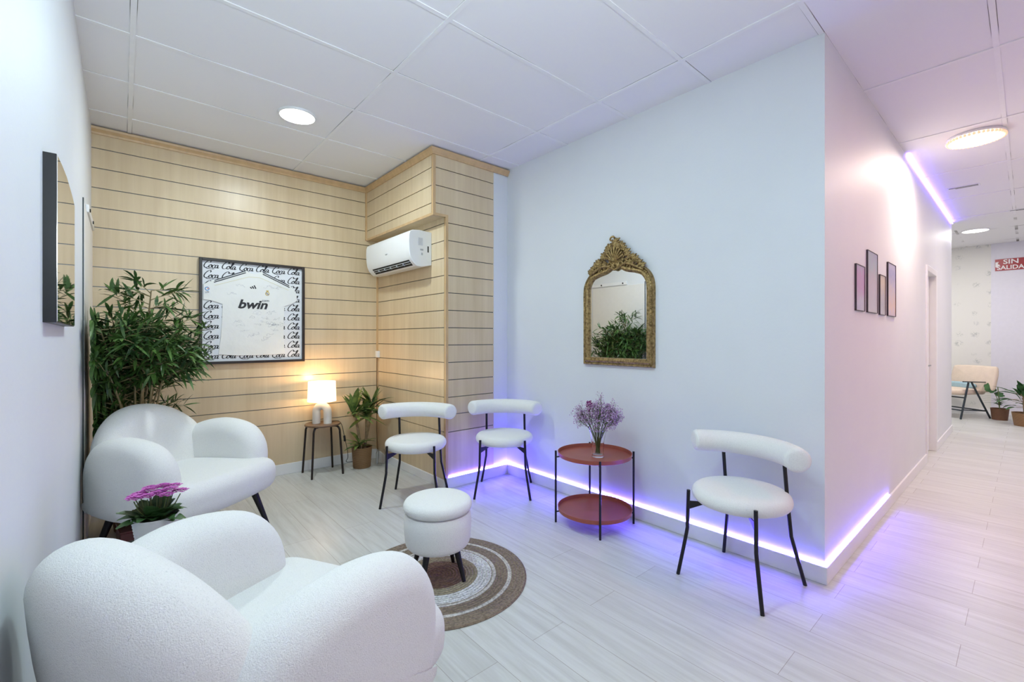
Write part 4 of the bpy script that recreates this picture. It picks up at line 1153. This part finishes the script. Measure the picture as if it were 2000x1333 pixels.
# jersey cloth: pillow puff with gentle folds
jm = plain('jersey_white', (0.78, 0.79, 0.78), 0.8, noise=0.03, nscale=7, bump=0.5, bscale=9)
mb = MB(); O = [(fx(a), fz(b)) for a, b in jer]
n_ = len(O)
yf = -0.020
mb.add([(a, -0.0127, b) for a, b in O] + [(a * 0.995, yf, b * 0.995) for a, b in O], [tuple(range(n_, 2 * n_))] + [(i, (i + 1) % n_, (i + 1) % n_ + n_, i + n_) for i in range(n_)])
je = mb.build('jersey', jm, t, smooth=0)
def bar(mb, p, q, wdt, y=yf - 0.0008):
    p = Vector((fx(p[0]), 0, fz(p[1]))); q = Vector((fx(q[0]), 0, fz(q[1]))); d = (q - p).normalized(); nn = Vector((-d.z, 0, d.x)) * wdt / 2
    mb.add([(v.x, y, v.z) for v in (p - nn, q - nn, q + nn, p + nn)], [(0, 1, 2, 3)])
for k in range(2):
    o_ = k * 0.017
    for p_, q_ in (((0.836, 1.898 - o_), (0.60 - 0.005 * k, 1.792 - o_)), ((0.972, 1.898 - o_), (1.196 + 0.004 * k, 1.792 - o_))):
        mb = MB(); bar(mb, p_, q_, 0.0085)
        mb.build('shoulder_stripe', plain('navy_print', (0.03, 0.035, 0.05), 0.6, noise=0.1), je, smooth=0)
mb = MB(); bar(mb, (0.60, 1.748), (0.86, 1.845), 0.003); bar(mb, (1.19, 1.748), (0.95, 1.845), 0.003); bar(mb, (0.86, 1.845), (0.95, 1.845), 0.003)
mb.build('yellow_piping', plain('yellow_print', (0.65, 0.62, 0.35), 0.6, noise=0.1), je, smooth=0)
RT = Matrix.Rotation(PI / 2, 4, 'X')
text_mesh('chest_lettering', 'bwin', 0.108, ink, je, Matrix.Translation((fx(0.772), yf - 0.0012, fz(1.562))) @ RT, shear=0.28, offset=0.0035, sx=1.12)
text_mesh('chest_lettering', '.com', 0.032, ink, je, Matrix.Translation((fx(0.955), yf - 0.0012, fz(1.628))) @ RT, shear=0.1, sx=1.1)
mb = MB()
for k in range(3):
    xx = 0.872 + k * 0.016; bar(mb, (xx + 0.012, 1.742), (xx - 0.002, 1.742 + 0.012 + 0.009 * k), 0.010)
mb.build('sports_emblem', ink, je, smooth=0, label='three slanted dark bars emblem')
mb = MB(); mb.cur = 0
def disc(mb, x, z, r, y, n=20, sx=1, sz=1):
    mb.add([(fx(x) + r * sx * math.cos(2 * PI * k / n), y, fz(z) + r * sz * math.sin(2 * PI * k / n)) for k in range(n)], [tuple(range(n))])
disc(mb, 1.010, 1.703, 0.018, yf - 0.0008); mb.cur = 1; disc(mb, 1.010, 1.703, 0.012, yf - 0.0014)
mb.cur = 2; bar(mb, (0.999, 1.712), (1.021, 1.692), 0.005, yf - 0.0018)
mb.cur = 0; mb.box(fx(1.000), fx(1.020), yf - 0.0016, yf - 0.0004, fz(1.722), fz(1.733))
mb.build('club_crest', [plain('crest_gold', (0.55, 0.40, 0.10), 0.5, noise=0.1), plain('crest_cream', (0.7, 0.68, 0.6), 0.5, noise=0.1), plain('crest_blue', (0.05, 0.07, 0.25), 0.5, noise=0.1)], je, smooth=0)
mb = MB(); mb.box(fx(0.523), fx(0.570), yf - 0.0012, yf - 0.0002, fz(1.672), fz(1.745)); mb.cur = 1; disc(mb, 0.546, 1.716, 0.017, yf - 0.0016); mb.cur = 0; disc(mb, 0.546, 1.716, 0.010, yf - 0.002)
mb.cur = 2; bar(mb, (0.546, 1.716), (0.560, 1.724), 0.006, yf - 0.0024)
mb.build('league_patch', [plain('patch_white', (0.75, 0.76, 0.78), 0.5, noise=0.05), plain('patch_blue', (0.10, 0.25, 0.50), 0.5, noise=0.1), plain('patch_red', (0.6, 0.15, 0.08), 0.5, noise=0.1)], je, smooth=0)
text_mesh('league_patch_lettering', 'LFP', 0.020, M_groove, je, Matrix.Translation((fx(0.531), yf - 0.0016, fz(1.680))) @ RT, offset=0.0004)
# signatures: thin scribbles
rnd = random.Random(21)
mb = MB()
for k in range(30):
    cx_ = rnd.uniform(0.69, 1.11); cz_ = rnd.choice([rnd.uniform(1.66, 1.80), rnd.uniform(1.22, 1.52), rnd.uniform(1.30, 1.55)])
    pts = [(cx_ + rnd.uniform(-0.01, 0.01) + i * rnd.uniform(0.004, 0.010), cz_ + rnd.uniform(-0.014, 0.014) + i * 0.0008) for i in range(9)]
    P = cr([(fx(a), 0, fz(b)) for a, b in pts], 4)
    for a, b in zip(P[:-1], P[1:]):
        d = (b - a)
        if d.length < 1e-6: continue
        d.normalize(); nn = Vector((-d.z, 0, d.x)) * 0.0006
        mb.add([(v.x, yf - 0.0007, v.z) for v in (a - nn, b - nn, b + nn, a + nn)], [(0, 1, 2, 3)])
mb.build('signatures', plain('faded_pen', (0.42, 0.44, 0.50), 0.6, noise=0.1), je, smooth=0)

# ------------------------------------------------------------------ four pictures on the corridor wall
def art_mat(name, cols, seed, sc_=3.0):
    cols = [tuple(c * 0.72 + 0.24 for c in q) for q in cols]
    m, nt, b = new_mat(name)
    b.inputs['Roughness'].default_value = 0.12
    tc = N(nt, 'ShaderNodeTexCoord')
    mp = N(nt, 'ShaderNodeMapping'); mp.inputs['Location'].default_value = (seed, seed * 2, 0); mp.inputs['Scale'].default_value = (sc_, 1, sc_ * 0.7)
    nt.links.new(tc.outputs['Object'], mp.inputs['Vector'])
    n = N(nt, 'ShaderNodeTexNoise'); n.inputs['Scale'].default_value = 2.2; n.inputs['Detail'].default_value = 5; n.inputs['Distortion'].default_value = 1.0
    nt.links.new(mp.outputs[0], n.inputs['Vector'])
    sp = N(nt, 'ShaderNodeSeparateXYZ'); nt.links.new(tc.outputs['Generated'], sp.inputs[0])
    ad = N(nt, 'ShaderNodeMath', operation='MULTIPLY_ADD'); ad.inputs[1].default_value = 0.65; 
    nt.links.new(sp.outputs['Z'], ad.inputs[0])
    a2 = N(nt, 'ShaderNodeMath', operation='MULTIPLY'); a2.inputs[1].default_value = 0.36; nt.links.new(n.outputs['Fac'], a2.inputs[0])
    nt.links.new(a2.outputs[0], ad.inputs[2])
    r = N(nt, 'ShaderNodeValToRGB'); e = r.color_ramp.elements
    e[0].position = 0.1; e[0].color = (*cols[0], 1); e[1].position = 0.9; e[1].color = (*cols[-1], 1)
    for i, c_ in enumerate(cols[1:-1]):
        x = e.new(0.1 + 0.8 * (i + 1) / (len(cols) - 1)); x.color = (*c_, 1)
    nt.links.new(ad.outputs[0], r.inputs['Fac']); nt.links.new(r.outputs['Color'], b.inputs['Base Color'])
    return m
pics = [
 (3.40, 3.62, 1.463, 1.752, 'narrow framed print in magenta and lilac, leftmost on the corridor wall', art_mat('print_magenta', [(0.35, 0.32, 0.50), (0.45, 0.42, 0.55), (0.50, 0.15, 0.45), (0.55, 0.20, 0.50), (0.40, 0.42, 0.60)], 3.1, 12)),
 (3.70, 3.99, 1.463, 1.876, 'tallest framed print, pale blue-green and pink, second from left on the corridor wall', art_mat('print_pastel', [(0.50, 0.48, 0.50), (0.45, 0.42, 0.48), (0.55, 0.45, 0.50), (0.40, 0.55, 0.58), (0.42, 0.40, 0.65)], 7.7, 9)),
 (4.07, 4.26, 1.459, 1.748, 'smallest framed print, yellow above grey, on the corridor wall between two taller prints', art_mat('print_yellow', [(0.50, 0.46, 0.46), (0.30, 0.27, 0.30), (0.40, 0.32, 0.30), (0.72, 0.52, 0.25), (0.55, 0.45, 0.30)], 1.3, 9)),
 (4.35, 4.65, 1.461, 1.868, 'framed print with violet sky over orange and pink, rightmost on the corridor wall', art_mat('print_sunset', [(0.42, 0.30, 0.62), (0.75, 0.38, 0.18), (0.50, 0.35, 0.42), (0.26, 0.22, 0.58), (0.55, 0.48, 0.60)], 5.2, 9)),
]
for x0, x1, z0, z1, lb, m in pics:
    cx_, cz_ = (x0 + x1) / 2, (z0 + z1) / 2
    t = thing('framed_print', lb, 'picture', (cx_, CY, cz_), group='framed prints on the corridor wall')
    w2, h2 = (x1 - x0) / 2, (z1 - z0) / 2; f_ = 0.004
    MB().box(-w2, -w2 + f_, -0.011, 0, -h2, h2).box(w2 - f_, w2, -0.011, 0, -h2, h2).box(-w2 + f_, w2 - f_, -0.011, 0, -h2, -h2 + f_).box(-w2 + f_, w2 - f_, -0.011, 0, h2 - f_, h2).build('frame', plain('thin_dark_frame', (0.05, 0.035, 0.04), 0.4, noise=0.1), t)
    MB().box(-w2 + f_, w2 - f_, -0.008, 0, -h2 + f_, h2 - f_).build('print', m, t, smooth=0)

# ------------------------------------------------------------------ far room: sign, folding chair, plants
t = thing('exit_sign', 'red hanging sign with white words SIN SALIDA high on the far lavender wall', 'sign', (FX - 0.012, 0.21, 2.528))
MB().box(-0.012, 0, -0.165, 0.162, -0.095, 0.098).build('panel', plain('sign_red', (0.34, 0.015, 0.02), 0.35, noise=0.04), t, smooth=0)
SR = Matrix.Rotation(-PI / 2, 4, 'Z') @ Matrix.Rotation(PI / 2, 4, 'X')
wt = plain('sign_white', (0.85, 0.82, 0.82), 0.5, noise=0.02)
text_mesh('lettering', 'SIN', 0.105, wt, t, Matrix.Translation((-0.0135, -0.018, 0.014)) @ SR, align='CENTER', offset=0.002, sx=1.15)
text_mesh('lettering', 'SALIDA', 0.095, wt, t, Matrix.Translation((-0.0135, -0.010, -0.078)) @ SR, align='CENTER', offset=0.002, sx=0.98)
mb = MB(); mb.add([(-0.0128, 0.158, 0.05), (-0.0128, 0.12, 0.055), (-0.0128, 0.132, 0.02), (-0.0128, 0.105, 0.0), (-0.0128, 0.130, -0.02), (-0.0128, 0.112, -0.06), (-0.0128, 0.158, -0.03)], [tuple(range(7))])
mb.build('pictogram', wt, t, smooth=0)

t = thing('folding_chair', 'cream padded folding armchair with dark crossed metal legs in the far room', 'chair', (10.46, 0.81, 0), rz=-0.566)
mb = MB()
# chair faces -Y-ish side towards the camera's left; seen from its side: local x along world X, feet spread in Y
o = cr([(-0.06, 0.44), (-0.10, 0.80), (0.0, 0.86), (0.40, 0.86), (0.52, 0.83), (0.54, 0.60), (0.50, 0.46), (0.2, 0.43)], 4, True)
def fbk(a, b, tt): return (0.22 + tt + 0.25 * (b - 0.45), 0.42 - a - 0.28, b - 0.02)
puff(mb, o, 0.07, 0.033, fbk, 5, 0.02); mb.build('backrest', M_creamfab, t, smooth=70)
mb = MB(); o = cr([(-0.28, -0.24), (0.2, -0.24), (0.28, -0.2), (0.28, 0.2), (0.2, 0.27), (-0.28, 0.27)], 4, True)
puff(mb, o, 0.09, 0.04, lambda a, b, tt: (a, b + 0.0, 0.425 + tt), 5, 0.01); mb.build('seat', M_creamfab, t, smooth=70)
mb = MB(); o = cr([(-0.20, 0.47), (-0.20, 0.56), (0.20, 0.56), (0.20, 0.47)], 4, True)
puff(mb, o, 0.06, 0.03, lambda a, b, tt: (0.12 + tt, a + 0.02, b), 4); mb.build('lumbar_cushion', M_bluefab, t, smooth=70)
mt = plain('slate_metal', (0.035, 0.05, 0.06), 0.4, metal=0.4, noise=0.1)
for s in (-1, 1):
    y = s * 0.29
    MB().tube([(-0.27, y, 0.0), (-0.12, y, 0.585)], 0.013, 10).build('leg', mt, t)
    MB().tube([(0.30, y, 0.0), (-0.06, y, 0.585)], 0.013, 10).build('leg', mt, t)
    MB().tube([(-0.22, y, 0.60), (0.20, y, 0.585)], 0.014, 10, squash=0.6).build('armrest', mt, t)
mb = MB(); mb.tube([(-0.235, -0.29, 0.14), (-0.235, 0.29, 0.14)], 0.010, 8)
mb.build('stretcher', mt, t)
mb = MB(); mb.tube([(-0.18, -0.29, 0.34), (-0.18, 0.29, 0.34)], 0.010, 8)
mb.build('stretcher', mt, t)
for y in (-0.29, 0.29): MB().tube([(-0.225, y, 0.15), (0.235, y, 0.12)], 0.009, 8).build('stretcher', mt, t)
mb = MB(); mb.tube([(0.235, -0.29, 0.12), (0.235, 0.29, 0.12)], 0.010, 8)
mb.build('stretcher', mt, t)

rnd = random.Random(14)
t = thing('monstera_plant', 'small green plant with one round leaf in a brown wicker pot beside the folding chair', 'plant', (10.50, 0.30, 0))
MB().lathe([(0, 0.0), (0.088, 0.0), (0.105, 0.175), (0.108, 0.18), (0.098, 0.18), (0.094, 0.16), (0, 0.16)], n=24).build('pot', M_wickerd, t)
MB().lathe([(0, 0.168), (0.094, 0.16)], n=20).build('soil', M_soil, t)
st = MB(); lv = MB()
def disc_leaf(c, nrm, r, mb):
    nrm = Vector(nrm).normalized(); u = nrm.cross(Vector((0, 0, 1))).normalized(); v = nrm.cross(u); ring = []
    for k in range(18):
        a = 2 * PI * k / 18; rr = r * (1 - 0.25 * math.exp(-((a - PI) ** 2) / 0.05)); rr *= (0.86 if k % 3 == 0 else 1)
        ring.append(tuple(Vector(c) + u * rr * math.cos(a) + v * rr * math.sin(a)))
    mid_ = [tuple(Vector(c) + (Vector(p) - Vector(c)) * 0.5 + nrm * 0.008) for p in ring]
    mb.grid([ring, mid_], True, False, True)
stems_ = [((0.0, 0.0), (-0.05, 0.10, 0.50), (-0.8, -0.5, 0.35), 0.085), ((0.01, 0), (0.02, 0.0, 0.40), (-0.6, -0.3, 0.7), 0.06)]
for (bx, by), tp, nn, r_ in stems_:
    st.tube(cr([(bx, by, 0.16), (tp[0] * 0.5, tp[1] * 0.3, 0.35), tp], 4), 0.004, 6); disc_leaf(tp, nn, r_, lv)
for k in range(7):
    z = 0.26 + 0.035 * k
    leaf(lv, (-0.02, 0.02, z), (-0.5, 0.9, 0.25), 0.20, 0.022, 0.25)
for k in range(16):
    a = rnd.uniform(0, 2 * PI); leaf(lv, (0, 0, 0.2 + rnd.uniform(0, 0.1)), (math.cos(a), math.sin(a), 0.6), rnd.uniform(0.10, 0.17), 0.03, 0.3)
st.tube([(-0.0, 0, 0.16), (-0.02, 0.02, 0.52)], 0.006, 6)
st.build('stems', M_stemg, t); lv.build('foliage', M_leafm, t, smooth=50)

t = thing('leafy_plant', 'larger dark green leafy plant in a wide wicker basket at the right picture edge', 'plant', (10.05, 0.02, 0))
MB().lathe([(0, 0.0), (0.125, 0.0), (0.15, 0.185), (0.153, 0.192), (0.142, 0.192), (0.135, 0.17), (0, 0.17)], n=28).build('pot', M_wicker, t)
MB().lathe([(0, 0.178), (0.136, 0.17)], n=20).build('soil', M_soil, t)
st = MB(); lv = MB()
st.tube([(0, 0, 0.16), (0.0, 0.02, 0.42)], [0.03, 0.022], 9)
for k in range(44):
    a = k * 2.399; el = rnd.uniform(-0.1, 1.15); d = Vector((math.cos(a) * math.cos(el), math.sin(a) * math.cos(el), math.sin(el)))
    b = Vector((0, 0.01, 0.26 + 0.005 * k)); e_ = b + d * rnd.uniform(0.08, 0.16)
    st.tube([b, e_], 0.003, 5)
    leaf(lv, e_, (d + Vector((0, 0, 0.1))), rnd.uniform(0.16, 0.26), rnd.uniform(0.05, 0.09), rnd.uniform(0.1, 0.5), shape=(0.15, 0.8, 1.0, 0.85, 0.45, 0.0), fold=0.25)
st.build('stems', M_bark, t); lv.build('foliage', M_leafm, t, smooth=50)
